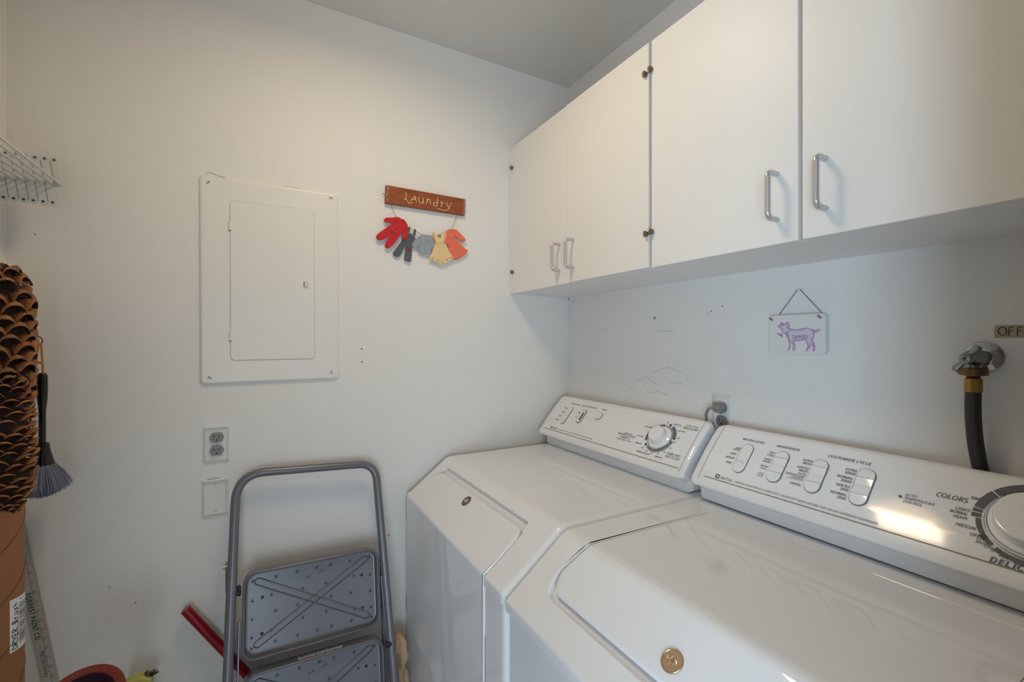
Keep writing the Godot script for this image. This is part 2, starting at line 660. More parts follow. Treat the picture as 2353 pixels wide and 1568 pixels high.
func deck(prof: Array, z0: float, z1: float, hole: PackedVector2Array, r := 0.013) -> Mb:
	var b := Mb.new()
	var smax: float = prof[-1][2]
	sheet(b, prof, PackedVector2Array([Vector2(0, z0 + r), Vector2(smax, z0 + r), Vector2(smax, z1 - r), Vector2(0, z1 - r)]), hole)
	var lo: Vector3 = on_prof(prof, 0.0, 0.0)
	b.quad_to(Vector3(lo.x, lo.y, z0 + r), Vector3(lo.x, lo.y, z1 - r), Vector3(0.475, lo.y, z1 - r), Vector3(0.475, lo.y, z0 + r), Vector3(0, -1, 0))
	for side in [-1.0, 1.0]:
		var rings := []
		for p in prof:
			var ring := []
			for k in 7:
				var a := PI * 0.5 * k / 6.0
				var zz: float = (z1 - r + r * sin(a)) if side > 0 else (z0 + r - r * sin(a))
				ring.append(on_prof(prof, p[2], zz, -r * (1.0 - cos(a))))
			ring.append(on_prof(prof, p[2], z1 if side > 0 else z0, -0.026))
			rings.append(ring)
		# the underside of the front lip, following the rounded corner
		for k in 6:
			var p0: Vector3 = rings[0][k]
			var p1: Vector3 = rings[0][k + 1]
			b.quad_to(p0, p1, Vector3(0.475, p1.y, p1.z), Vector3(0.475, p0.y, p0.z), Vector3(0, -1, 0))
		for i in rings.size() - 1:
			for k in 7:
				b.quad_to(rings[i][k], rings[i + 1][k], rings[i + 1][k + 1], rings[i][k + 1], nrm_prof(prof, prof[i][2]) + Vector3(0, 0, side))
	return b

func console_section() -> PackedVector2Array:
	var f1 := face(0, 0.045, -0.0009).origin
	var f2 := face(0, 0.0868, -0.0009).origin
	var f3 := face(0, 0.128, -0.0009).origin
	return rounded([[1.135, 0.931], [1.034, 0.931, 0.0], [1.031, 0.962, 0.008], [0.9915, 0.976, 0.011], [0.99485, 0.9893, 0.010], [f1.x, f1.y, 0.09], [f2.x, f2.y, 0.09], [f3.x, f3.y, 0.09], [1.10935, 1.1183, 0.022], [1.130, 1.1205, 0.012], [1.135, 1.105, 0.006]], true, 5)

func console(z0: float, z1: float) -> Mb:
	var b := Mb.new()
	var sec := console_section()
	var ctr := Vector2(1.085, 1.02)
	var rings := []
	var r := 0.022
	var st := []
	for k in 6:
		st.append(PI * 0.5 * k / 5.0)
	for k in 6:
		var a: float = st[k]
		rings.append([1.0 - 0.20 * (1.0 - sin(a)), z1 - r * sin(PI * 0.5 - a) * 0.0 - r * (1.0 - cos(PI * 0.5 - a)) * 0.0, a])
	# from the far end to the near end
	var out := []
	for k in 6:
		var a: float = st[k]
		out.append([1.0 - 0.16 * (1.0 - sin(a)), z0 + r * (1.0 - cos(a))])
	for k in 6:
		var a: float = st[5 - k]
		out.append([1.0 - 0.16 * (1.0 - sin(a)), z1 - r * (1.0 - cos(a))])
	var lo := []
	for o in out:
		var ring := []
		for q in sec:
			var p: Vector2 = ctr + (q - ctr) * o[0]
			p.y = maxf(p.y, 0.931)
			ring.append(Vector3(p.x, p.y, o[1]))
		lo.append(ring)
	if Geometry2D.is_polygon_clockwise(sec):
		for l in lo:
			l.reverse()
	b.loft(lo, true, true, true)
	return b

const FX := 0.995
const FY := 0.992
# a frame on a console's slanted face: x along the wall (towards the camera), y up the face, z out of it
func face(z: float, t: float, h := 0.0) -> Transform3D:
	var u := Vector3(0.6626, 0.7490, 0.0)
	var n := Vector3(-0.7490, 0.6626, 0.0)
	# the face bulges a little along its height
	var q := (t - 0.0868) / 0.0868
	var tip := Basis(Vector3(0, 0, 1), 2.0 * 0.0040 * q / 0.0868 * -1.0)
	return Transform3D(Basis(Vector3(0, 0, 1), tip * u, tip * n), Vector3(FX, FY, z) + u * t + n * (h + 0.0009 - 0.0018 + 0.0040 * (1.0 - q * q)))

func pill(w: float, h: float) -> PackedVector2Array:
	return rrect(w, h, w * 0.5 - 0.0001, 8)

func lettering(b: Mb, text: String, xf: Transform3D, cap: float, align := 0, wide := 1.25, slant := 0.2, bold := false, fontname := "Droid Sans") -> void:
	var tm := TextMesh.new()
	var f := SystemFont.new()
	f.font_names = PackedStringArray([fontname])
	if bold:
		f.font_weight = 700
	tm.font = f
	tm.text = text
	tm.font_size = 24
	tm.pixel_size = cap / (24.0 * 0.714)
	tm.depth = 0.0003
	tm.curve_step = 2.0
	tm.horizontal_alignment = [HORIZONTAL_ALIGNMENT_LEFT, HORIZONTAL_ALIGNMENT_RIGHT, HORIZONTAL_ALIGNMENT_CENTER][align]
	tm.vertical_alignment = VERTICAL_ALIGNMENT_BOTTOM
	var arr := tm.get_mesh_arrays()
	var ps: PackedVector3Array = arr[Mesh.ARRAY_VERTEX]
	var lo := 1e9
	var le := 1e9
	var ri := -1e9
	for p in ps:
		lo = minf(lo, p.y)
		le = minf(le, p.x)
		ri = maxf(ri, p.x)
	if wide < 0.0:   # fit to a given width
		wide = -wide / maxf(ri - le, 1e-6)
	var ox: float = [le, ri, (le + ri) * 0.5][align]
	var base := Basis(Vector3(wide, 0, 0), Vector3(slant, 1, 0), Vector3(0, 0, 1))
	b.add(arr, xf * Transform3D(base, base * Vector3(-ox, -lo, 0)))

func rocker(called: String, z: float, t0: float, t1: float, w: float, cuts: Array, parent: Node, tilt := 1.0) -> void:
	var h := t1 - t0
	var x := face(z, (t0 + t1) * 0.5, -0.0009)
	var ring := Mb.new()
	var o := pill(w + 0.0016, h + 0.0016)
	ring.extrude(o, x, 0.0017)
	var c := part(called, ring, M.gap_shade, parent, "", 20.0)  # grey plate under the keys, painted shade for the gap round them
	# keys between the cuts
	var ys := [-h * 0.5]
	for q in cuts:
		ys.append(q - (t0 + t1) * 0.5)
	ys.append(h * 0.5)
	var full := pill(w - 0.0008, h - 0.0008)
	for k in ys.size() - 1:
		var rect := PackedVector2Array([Vector2(-1, ys[k] + 0.0003), Vector2(1, ys[k] + 0.0003), Vector2(1, ys[k + 1] - 0.0003), Vector2(-1, ys[k + 1] - 0.0003)])
		for q in Geometry2D.intersect_polygons(full, rect):
			if Geometry2D.is_polygon_clockwise(q):
				q.reverse()
			var kb := Mb.new()
			var tip := Transform3D(x.basis * Basis(Vector3(1, 0, 0), deg_to_rad(4.0 * tilt * (1.0 if k % 2 == 0 else -1.0))), x.origin)
			tip.origin = x * Vector3(0, (ys[k] + ys[k + 1]) * 0.5, 0.0)
			var qq := PackedVector2Array()
			for p in q:
				qq.append(p - Vector2(0, (ys[k] + ys[k + 1]) * 0.5))
			kb.extrude(qq, tip, 0.0038, 0.0007)
			part("key", kb, M.plastic, c)

func arc_sector(b: Mb, x: Transform3D, r0: float, r1: float, a0: float, a1: float, d := 0.0005) -> void:
	var p := PackedVector2Array()
	var n := maxi(2, int(absf(a1 - a0) / 0.12))
	for k in n + 1:
		var a := a0 + (a1 - a0) * k / n
		p.append(Vector2(cos(a), sin(a)) * r1)
	for k in n + 1:
		var a := a1 + (a0 - a1) * k / n
		p.append(Vector2(cos(a), sin(a)) * r0)
	if Geometry2D.is_polygon_clockwise(p):
		p.reverse()
	b.extrude(p, x, d)

func ring_disc(b: Mb, x: Transform3D, r0: float, r1: float, d: float, segs := 48) -> void:
	var xf := Transform3D(Basis(x.basis.x, x.basis.z, -x.basis.y), x.origin)
	b.lathe([Vector2(r1, 0), Vector2(r1, d * 0.7), Vector2(r1 - d * 0.3, d), Vector2(r0, d), Vector2(r0, 0)], xf, segs)

func dial(z: float, t: float, parent: Node, r_skirt: float, r_knob: float, height: float) -> void:
	var x := face(z, t)
	var xf := Transform3D(Basis(x.basis.x, x.basis.z, -x.basis.y), x.origin)
	var tr := Mb.new()
	ring_disc(tr, x, r_skirt, r_skirt + 0.0035, 0.0030)
	var c := part("dial", tr, M.chrome, parent, "round timer dial with a tall white knob")
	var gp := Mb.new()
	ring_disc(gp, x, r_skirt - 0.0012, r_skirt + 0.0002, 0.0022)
	part("dial_gap_shade", gp, M.gap_shade, c)  # grey ring painted as the shade between skirt and rim
	var sk := Mb.new()
	sk.lathe([Vector2(r_skirt - 0.001, 0.0), Vector2(r_skirt - 0.001, 0.0025), Vector2(r_skirt - 0.002, 0.0035), Vector2(r_knob * 1.18, 0.006), Vector2(r_knob * 1.06, 0.008), Vector2(r_knob, 0.012), Vector2(r_knob * 0.97, height - 0.003), Vector2(r_knob * 0.94, height - 0.0008), Vector2(r_knob * 0.88, height), Vector2(0.0001, height + 0.0006)], xf, 56)
	part("knob", sk, M.plastic, c)

func medallion(b: Mb, xf: Transform3D, r: float) -> void:
	# a cast disc with a raised edge and a worn relief
	b.lathe([Vector2(r, 0), Vector2(r, 0.0016), Vector2(r * 0.96, 0.0024), Vector2(r * 0.9, 0.0024), Vector2(r * 0.86, 0.0016), Vector2(0.0001, 0.0016)], xf, 40)

func medallion_relief(b: Mb, xf: Transform3D, r: float) -> void:
	var rng := RandomNumberGenerator.new()
	rng.seed = 5
	for k in 7:
		var a := -0.8 + 0.27 * k
		var p := []
		for i in 6:
			var u := float(i) / 5.0
			p.append(xf * Vector3(r * (-0.45 + 0.15 * k + 0.10 * sin(u * 5.0 + k)), 0.0017, r * (0.42 - 0.2 * absf(k - 3.0) * 0.4) * (1.0 - 2.0 * u) * rng.randf_range(0.7, 1.1)))
		b.tube(p, r * 0.085, 6)

func machine_body(x0: float, z0: float, z1: float) -> Mb:
	var b := Mb.new()
	var p := rounded([[x0, z0, 0.007], [x0, z1, 0.016], [1.134, z1], [1.134, z0]], true, 6)
	var poly := PackedVector2Array()
	for q in p:
		poly.append(Vector2(q.x, -q.y))
	if Geometry2D.is_polygon_clockwise(poly):
		poly.reverse()
	b.extrude(poly, Transform3D(Basis(Vector3(1, 0, 0), Vector3(0, 0, -1), Vector3(0, 1, 0)), Vector3(0, 0.02, 0)), 0.776, 0.002)
	return b

func feet(t: Node, z0: float, z1: float) -> void:
	for x in [0.50, 1.08]:
		for z in [z0 + 0.05, z1 - 0.05]:
			var b := Mb.new()
			b.lathe([Vector2(0.0001, 0), Vector2(0.018, 0), Vector2(0.018, 0.012), Vector2(0.008, 0.014), Vector2(0.008, 0.022)], Transform3D(Basis.IDENTITY, Vector3(x, 0, z)), 16)
			part("foot", b, M.dark, t)

func dryer() -> void:
	var z0 := -1.578
	var z1 := -0.8418
	var t := thing("dryer", "white clothes dryer in the corner, with a front door and a white round dial", "dryer", Vector3(0.8, 0, (z0 + z1) * 0.5))
	part("body", machine_body(0.4505, z0 + 0.002, z1 - 0.002), M.enamel, t)
	feet(t, z0, z1)
	var prof := make_prof(SLOPE)
	var sx := func(x: float) -> float: return s_at_x(prof, x)
	# recess for the door and its finger pull
	var hole := rounded([[-0.05, -1.5685], [0.028, -1.5685, 0.01], [sx.call(0.522), -1.532, 0.05], [sx.call(0.5745), -1.500, 0.014], [sx.call(0.5745), -0.951, 0.012], [sx.call(0.548), -0.9375, 0.03], [sx.call(0.50), -0.9345, 0.02], [0.028, -0.9365, 0.01], [-0.05, -0.9365]], true, 5)
	var deckm := deck(prof, z0, z1, hole, 0.019)
	var open_ := PackedVector2Array()
	var started := false
	for q in hole:
		if q.x > -0.001:
			open_.append(q)
	open_.insert(0, Vector2(0.0, -1.5685))
	open_.append(Vector2(0.0, -0.9365))
	band(deckm, prof, open_, [Vector2(0, 0), Vector2(-0.0006, -0.0006), Vector2(-0.0022, -0.0022), Vector2(-0.0030, -0.005), Vector2(-0.0032, -0.012), Vector2(-0.045, -0.013)], -1.0, false)
	part("top_deck", deckm, M.enamel, t)
	# the door: slanted top, bend and tall front in one sheet
	var dp := make_prof([[0.4455, 0.02], [0.4455, 0.8165, 0.011], [0.612, 0.9385]], 8)
	var top: float = s_at_x(dp, 0.5535)
	var bend: float = 0.7965
	var ol := rounded([[0.348, -1.36, 0.0], [0.348, -1.5535, 0.045], [bend, -1.5535, 0.0], [bend + 0.006, -1.5640, 0.004], [s_at_x(dp, 0.515), -1.535, 0.06], [top, -1.500, 0.022], [top, -0.957, 0.022], [s_at_x(dp, 0.535), -0.9405, 0.03], [s_at_x(dp, 0.49), -0.9385, 0.03], [bend, -0.9395, 0.0], [0.348, -0.9395, 0.045]], true, 6)
	var db := Mb.new()
	var inner := Mb.inset(ol, 0.0045 * (1.0 if not Geometry2D.is_polygon_clockwise(ol) else -1.0))
	sheet(db, dp, inner)
	band(db, dp, inner, [Vector2(0, 0), Vector2(0.0016, -0.0003), Vector2(0.0032, -0.0012), Vector2(0.0043, -0.003), Vector2(0.0045, -0.005), Vector2(0.0045, -0.0095)], 1.0)
	var door := part("door", db, M.enamel, t)
	# a grey strip that paints the shade in the gap round the door's front
	var run := PackedVector2Array()
	var first := 0
	for i in ol.size():
		if ol[i].x > bend - 0.001 and ol[(i + 1) % ol.size()].x < bend - 0.001:
			first = i
	for k in ol.size():
		var q := ol[(first + k) % ol.size()]
		if k > 0 and q.x > bend + 0.001:
			break
		run.append(q)
	var gb := Mb.new()
	for i in run.size() - 1:
		var e := (run[i + 1] - run[i])
		if e.length() < 1e-6:
			continue
		var nn := Vector2(e.y, -e.x).normalized()
		if Geometry2D.is_point_in_polygon((run[i] + run[i + 1]) * 0.5 + nn * 0.002, ol):
			nn = -nn
		gb.quad_to(on_prof(dp, run[i].x, run[i].y, -0.0045), on_prof(dp, run[i + 1].x, run[i + 1].y, -0.0045), on_prof(dp, run[i + 1].x + nn.x * 0.003, run[i + 1].y + nn.y * 0.003, -0.0045), on_prof(dp, run[i].x + nn.x * 0.003, run[i].y + nn.y * 0.003, -0.0045), Vector3(-1, 0, 0))
	part("door_gap_shade", gb, M.gap_shade, t)
	for y in [0.768, 0.440]:
		var hb := Mb.new()
		hb.tube([Vector3(0.4475, y - 0.029, -1.5570), Vector3(0.4475, y + 0.029, -1.5570)], 0.0032, 10)
		for s in [-0.028, 0.0, 0.028]:
			hb.tube([Vector3(0.4475, y + s - 0.0012, -1.5570), Vector3(0.4475, y + s + 0.0012, -1.5570)], 0.0038, 10)
		part("hinge", hb, M.steel, t)
	var nrm := nrm_prof(dp, s_at_x(dp, 0.53))
	var mx := Transform3D(Basis(Vector3(0, 0, 1), nrm, Vector3(0, 0, 1).cross(nrm)), on_prof(dp, s_at_x(dp, 0.5315), -1.2325, 0.0))
	var mb := Mb.new()
	medallion(mb, mx, 0.0165)
	var med := part("medallion", mb, M.bronze, door, "small round metal badge")
	var rb := Mb.new()
	medallion_relief(rb, mx, 0.0165)
	part("relief", rb, M.steel, med)
	# console
	var c := part("console", console(-1.577, -0.8485), M.plastic, t)
	rocker("button_row", -1.4520, 0.0476, 0.127, 0.024, [0.066, 0.0865, 0.106], c, 0.0)
	var mo := Mb.new()
	mo.extrude(pill(0.0268, 0.0615), face(-1.3675, 0.0975, -0.0006), 0.0022, 0.0006)
	var mon := part("monitor_window", mo, M.print_tan, c)
	var mi := Mb.new()
	mi.extrude(pill(0.0225, 0.0565), face(-1.3675, 0.0975, -0.0006), 0.0030, 0.0005)
	part("monitor_bezel", mi, M.plastic, mon)
	var mr := Mb.new()
	mr.extrude(pill(0.0075, 0.0375), face(-1.3640, 0.0965, -0.0002), 0.0030, 0.0)
	part("indicator", mr, mat(Color(0.30, 0.07, 0.09), 0.3), mon, "dark red indicator strip")
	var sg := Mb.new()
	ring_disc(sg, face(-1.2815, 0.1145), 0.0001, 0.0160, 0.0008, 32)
	var sgp := part("start_button", sg, M.gap_shade, c)  # grey disc whose edge paints the shade round the key
	var sb := Mb.new()
	ring_disc(sb, face(-1.2815, 0.1145), 0.0001, 0.0148, 0.0035, 32)
	part("key", sb, M.plastic, sgp)
	dial(-0.9785, 0.0885, c, 0.0395, 0.0262, 0.026)
	# coloured bands round the dial
	var x := face(-0.9785, 0.0885)
	var v := Mb.new()
	for a in [[150, 163], [164, 176], [177, 189], [190, 203]]:
		arc_sector(v, x, 0.044, 0.053, deg_to_rad(a[0]), deg_to_rad(a[1]))
	arc_sector(v, x, 0.044, 0.0475, deg_to_rad(100), deg_to_rad(149))
	part("printed_band", v, M.print_violet, c)
	var bl := Mb.new()
	for a in [[14, 28], [29.5, 45], [46.5, 62]]:
		arc_sector(bl, x, 0.044, 0.053, deg_to_rad(a[0]), deg_to_rad(a[1]))
	part("printed_band", bl, M.print_blue, c)
	var gr := Mb.new()
	for a in [[-20, -4], [-37, -21.5], [-54, -38.5], [-72, -55.5], [-90, -73.5], [-108, -91.5], [-126, -110]]:
		arc_sector(gr, x, 0.044, 0.0505, deg_to_rad(a[0]), deg_to_rad(a[1]))
	part("printed_band", gr, M.print_pale, c)
	for a in [78.0, 8.0, 222.0]:
		var dm := Mb.new()
		var q := face(-0.9785 + 0.0495 * cos(deg_to_rad(a)), 0.0885 + 0.0495 * sin(deg_to_rad(a)))
		dm.extrude(PackedVector2Array([Vector2(0.0048, 0), Vector2(0, 0.0048), Vector2(-0.0048, 0), Vector2(0, -0.0048)]), q, 0.0007)
		part("printed_diamond", dm, M.print_dark, c)
	var ln := Mb.new()
	ln.box(face(-1.2035, 0.0130).origin, Vector3(0.0011, 0.0011, 0.666), 0.0, face(0, 0).basis * Basis(Vector3(0, 1, 0), PI * 0.5))
	ln = Mb.new()
	ln.extrude(rrect(0.667, 0.0016, 0.0004, 2), face(-1.2035, 0.0122), 0.0005)
	part("trim_line", ln, M.print_tan, c)
	for z in [-0.8640, -1.5615]:
		var seam := Mb.new()
		for k in 8:
			seam.extrude(rrect(0.0008, 0.0206, 0.0001, 1), face(z, 0.0145 + 0.0203 * k), 0.0004)
		part("end_cap_seam", seam, M.print_pale, c)
	var dk := Mb.new()
	var pa := Mb.new()
	for w in [["TEMPERATURE", -1.4788, 0.1425, 0.0045, 0, 0.062], ["MOISTURE MONITOR", -1.4068, 0.1425, 0.0045, 0, 0.088], ["START", -1.2898, 0.1425, 0.0045, 0, 0.028], ["REGULAR", -1.4745, 0.1165, 0.0040, 1], ["MEDIUM", -1.4745, 0.0967, 0.0040, 1], ["DELICATE", -1.4770, 0.0767, 0.0040, 1], ["AIR FLUFF", -1.4785, 0.0577, 0.0040, 1], ["MORE", -1.3880, 0.1085, 0.0040, 1], ["LESS", -1.3880, 0.0875, 0.0040, 1],
			["COOL DOWN", -1.0596, 0.1130, 0.0042, 0, 0.033], ["OFF", -0.9880, 0.1425, 0.0040, 0], ["MORE DRY", -0.9605, 0.1410, 0.0042, 0, 0.028], ["LESS DRY", -0.9339, 0.1220, 0.0042, 0, 0.026], ["OFF", -0.9220, 0.0975, 0.0042, 0], ["60", -0.9247, 0.0820, 0.0042, 0], ["50", -0.9267, 0.0610, 0.0042, 0], ["40", -0.9407, 0.0450, 0.0042, 0], ["30", -0.9604, 0.0350, 0.0042, 0], ["20", -0.9830, 0.0310, 0.0042, 0], ["10", -1.0037, 0.0335, 0.0042, 0],
			["DAMP DRY", -0.9637, 0.0250, 0.0042, 0, 0.027], ["WRINKLE RELEASE", -1.0363, 0.0250, 0.0042, 0, 0.053], ["OFF", -1.0256, 0.0395, 0.0042, 0], ["MORE DRY", -1.0576, 0.0505, 0.0042, 0, 0.026], ["LESS DRY", -1.0656, 0.0755, 0.0042, 0, 0.026]]:
		lettering(dk, w[0], face(w[1], w[2]), w[3], w[4], -w[5] if w.size() > 5 else 0.92)
	for w in [["INTELLIDRY", -1.1050, 0.0735, 0.0042, 2, 0.034], ["WRINKLE FREE", -1.1085, 0.0655, 0.0068, 2, 0.08], ["FABRICS", -1.1085, 0.0560, 0.0068, 2, 0.043], ["WITH PRESS CARE", -1.1085, 0.0483, 0.0042, 2, 0.066], ["INTELLIDRY", -0.9171, 0.1455, 0.0046, 0, 0.041], ["REGULAR", -0.9222, 0.1350, 0.0075, 0, 0.05], ["TIME DRY", -0.9282, 0.0425, 0.0072, 0, 0.047], ["AIR FLUFF", -0.9299, 0.0330, 0.0072, 0, 0.052]]:
		lettering(pa, w[0], face(w[1], w[2]), w[3], w[4], -w[5] if w.size() > 5 else 1.0)
	lettering(pa, "LARGE CAPACITY PLUS / QUIET PLUS / HEAVY DUTY INTELLIDRY CONTROL", face(-1.4526, 0.0200), 0.0032, 0, -0.208)
	lettering(dk, "MAYTAG", face(-1.4860, 0.0195), 0.0050, 0, -0.028, 0.0, false, "Droid Serif")
	brand_square(c, -1.4960, 0.0225, 0.0088)
	part("lettering", dk, M.print_grey, c)
	part("lettering", pa, M.print_pale, c, "pale grey lettering")

func brand_square(c: Node, z: float, t: float, s: float) -> void:
	var b := Mb.new()
	var x := face(z, t)
	for q in [[0, s * 0.42, s, s * 0.16], [0, -s * 0.42, s, s * 0.16], [-s * 0.40, 0, s * 0.2, s], [s * 0.40, 0, s * 0.2, s]]:
		b.extrude(rrect4(q[0] - q[2] * 0.5, q[0] + q[2] * 0.5, q[1] - q[3] * 0.5, q[1] + q[3] * 0.5, 0.0002, 1), x, 0.0005)
	b.extrude(PackedVector2Array([Vector2(-s * 0.3, s * 0.34), Vector2(-s * 0.3, -s * 0.1), Vector2(0.0, -s * 0.34), Vector2(s * 0.05, -s * 0.34)]), x, 0.0005)
	part("printed_square", b, M.print_blue, c)

func washer() -> void:
	var z0 := -0.8411
	var z1 := -0.100
	var t := thing("washing_machine", "white top-loading washing machine with a slanted lid, nearest the camera", "washing machine", Vector3(0.8, 0, (z0 + z1) * 0.5))
	part("body", machine_body(0.460, z0 + 0.002, z1 - 0.002), M.enamel, t)
	feet(t, z0, z1)
	var prof := make_prof(SLOPE)
	for q in prof:
		q[0].y -= 0.003
	var sx := func(x: float) -> float: return s_at_x(prof, x)
	var lid := rounded([[sx.call(0.5060), -0.742, 0.026], [sx.call(0.5350), -0.7655, 0.04], [sx.call(0.6), -0.7505, 0.02], [sx.call(0.975), -0.7465, 0.022], [sx.call(0.975), -0.182, 0.022], [sx.call(0.6), -0.178, 0.02], [sx.call(0.5350), -0.1625, 0.04], [sx.call(0.5060), -0.186, 0.026]], true, 7)
	var ccw := -1.0 if Geometry2D.is_polygon_clockwise(lid) else 1.0
	var hole := PackedVector2Array()
	var o := Mb.inset(lid, -0.0065 * ccw)
	for i in o.size():
		# the trough widens at the front, where the fingers go under the lid
		var w := clampf((sx.call(0.56) - lid[i].x) / 0.06, 0.0, 1.0)
		hole.append(o[i] + Vector2(-0.010 * w, signf(lid[i].y + 0.464) * 0.004 * w))
	var deckm := deck(prof, z0, z1, hole, 0.011)
	band(deckm, prof, hole, [Vector2(0, 0), Vector2(-0.001, -0.0003), Vector2(-0.003, -0.002), Vector2(-0.0045, -0.005), Vector2(-0.006, -0.011), Vector2(-0.03, -0.013)], -1.0)
	part("top_deck", deckm, M.enamel, t)
	var lb := Mb.new()
	var inner := Mb.inset(lid, 0.007 * ccw)
	sheet(lb, prof, inner, PackedVector2Array(), 0.0012)
	band(lb, prof, inner, [Vector2(0, 0.0012), Vector2(0.0022, 0.0010), Vector2(0.0044, 0.0002), Vector2(0.0062, -0.0016), Vector2(0.007, -0.004), Vector2(0.007, -0.0075), Vector2(0.004, -0.0085)], 1.0)
	var lidn := part("lid", lb, M.enamel, t)
	var nrm := nrm_prof(prof, sx.call(0.533))
	var mx := Transform3D(Basis(Vector3(0, 0, 1), nrm, Vector3(0, 0, 1).cross(nrm)), on_prof(prof, sx.call(0.5335), -0.4725, 0.0012))
	var mb := Mb.new()
	medallion(mb, mx, 0.0175)
	var med := part("medallion", mb, mat(Color(0.74, 0.64, 0.54), 0.32, 0.75), lidn, "round brass-coloured badge")
	var rb := Mb.new()
	medallion_relief(rb, mx, 0.0175)
	part("relief", rb, mat(Color(0.80, 0.70, 0.58), 0.35, 0.8), med)
	var c := part("console", console(-0.8265, -0.0985), M.plastic, t)
	# water level slider
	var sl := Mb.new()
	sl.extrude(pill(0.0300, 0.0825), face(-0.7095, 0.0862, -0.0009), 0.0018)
	var slot := part("slider_slot", sl, M.gap_shade, c)  # grey plate whose edge paints the shade round the slider
	var s2 := Mb.new()
	s2.extrude(pill(0.0284, 0.0809), face(-0.7095, 0.0862, -0.0009), 0.0025, 0.0006)
	part("slider_plate", s2, M.plastic, slot)
	var s3 := Mb.new()
	s3.extrude(rrect(0.0182, 0.036, 0.002, 3), face(-0.7095, 0.0905, -0.0009), 0.0029)
	part("slider_track", s3, M.cabside, slot)
	var s4 := Mb.new()
	s4.box(face(-0.7095, 0.0690, 0.004).origin, Vector3(0.0168, 0.009, 0.008), 0.002, face(0, 0).basis * Basis(Vector3(1, 0, 0), 0.35))
	part("slider_knob", s4, M.plastic, slot)
	rocker("button_row", -0.6227, 0.0456, 0.1265, 0.0305, [0.0699, 0.0897, 0.1094], c)
	rocker("button_row", -0.5396, 0.0454, 0.1258, 0.0305, [0.0700, 0.0873, 0.1089], c)
	rocker("button_row", -0.4540, 0.0457, 0.1275, 0.0305, [0.0689, 0.0886, 0.1070], c)
	var zc := -0.2230
	var tc := 0.0905
	dial(zc, tc, c, 0.0535, 0.0440, 0.030)
	var x := face(zc, tc)
	var bl := Mb.new()
	for a in [[104, 139], [141, 171], [173, 178], [180, 186], [188, 212]]:
		arc_sector(bl, x, 0.0605, 0.0725 if a[0] < 188 else 0.067, deg_to_rad(a[0]), deg_to_rad(a[1]))
	for a in [[60, 98], [222, 230], [236, 243], [244, 251], [252, 290], [292, 330]]:
		arc_sector(bl, x, 0.0605, 0.0675, deg_to_rad(a[0]), deg_to_rad(a[1]))
	part("printed_band", bl, M.print_grey, c)
	for a in [101.0, 217.0]:
		var dm := Mb.new()
		var q := face(zc + 0.0645 * cos(deg_to_rad(a)), tc + 0.0645 * sin(deg_to_rad(a)))
		dm.extrude(PackedVector2Array([Vector2(0.0058, 0), Vector2(0, 0.0058), Vector2(-0.0058, 0), Vector2(0, -0.0058)]), q, 0.0007)
		part("printed_diamond", dm, M.print_dark, c)
	var led := Mb.new()
	ring_disc(led, face(-0.3928, 0.0863), 0.0001, 0.0026, 0.0012, 16)
	part("indicator", led, mat(Color(0.42, 0.06, 0.12), 0.25), c, "small dark red indicator lamp")
	var ln := Mb.new()
	ln.extrude(rrect(0.676, 0.0017, 0.0004, 2), face(-0.4500, 0.0128), 0.0005)
	part("trim_line", ln, M.print_tan, c)
	for z in [-0.8010, -0.113]:
		var seam := Mb.new()
		for k in 8:
			seam.extrude(rrect(0.0008, 0.0206, 0.0001, 1), face(z, 0.0145 + 0.0203 * k), 0.0004)
		part("end_cap_seam", seam, M.print_pale, c)
	var dk := Mb.new()
	var pa := Mb.new()
	var te := Mb.new()
	for w in [["RESET", -0.7260, 0.1095, 0.0038, 1], ["SUPER", -0.7290, 0.1035, 0.0048, 1, 0.0165], ["LARGE", -0.7320, 0.0905, 0.0048, 1, 0.0165], ["MEDIUM", -0.7320, 0.0780, 0.0048, 1, 0.022], ["MINI", -0.7330, 0.0640, 0.0048, 1], ["HOT", -0.6430, 0.1165, 0.0050, 1], ["COLD", -0.6430, 0.1090, 0.0050, 1],
			["SUPER", -0.5590, 0.1160, 0.0054, 1], ["WASH", -0.5590, 0.1085, 0.0054, 1], ["GENTLE", -0.5600, 0.0960, 0.0054, 1], ["WASH", -0.5600, 0.0885, 0.0054, 1], ["CANCEL", -0.5610, 0.0535, 0.0054, 1, 0.024], ["EXTRA", -0.4735, 0.1160, 0.0056, 1], ["RINSE", -0.4735, 0.1080, 0.0056, 1], ["NORMAL", -0.4745, 0.0965, 0.0056, 1], ["RINSE", -0.4745, 0.0885, 0.0056, 1], ["GENTLE", -0.4745, 0.0770, 0.0056, 1], ["SPIN", -0.4745, 0.0690, 0.0056, 1], ["NORMAL", -0.4745, 0.0578, 0.0056, 1], ["SPIN", -0.4745, 0.0498, 0.0056, 1],
			["RINSE", -0.3015, 0.1140, 0.0052, 0, 0.0175], ["LIGHT", -0.3162, 0.0880, 0.0054, 0, 0.018], ["NORMAL", -0.3225, 0.0805, 0.0054, 0, 0.0225], ["HEAVY", -0.3163, 0.0725, 0.0054, 0, 0.0178], ["PRESOAK", -0.3105, 0.0588, 0.0054, 0, 0.0252], ["OFF", -0.2911, 0.0480, 0.0054, 0], ["OFF", -0.2651, 0.1305, 0.0048, 0], ["SPIN", -0.2642, 0.0315, 0.0052, 0], ["RINSE", -0.2534, 0.0265, 0.0052, 0, 0.017], ["COLORS", -0.3460, 0.1040, 0.0092, 0, 0.0412],
			["WATER LEVEL", -0.7362, 0.1380, 0.0058, 0, 0.059], ["WASH/RINSE", -0.6485, 0.1380, 0.0058, 0, 0.0535], ["CUSTOMIZE CYCLE", -0.5350, 0.1385, 0.0064, 0, 0.0793]]:
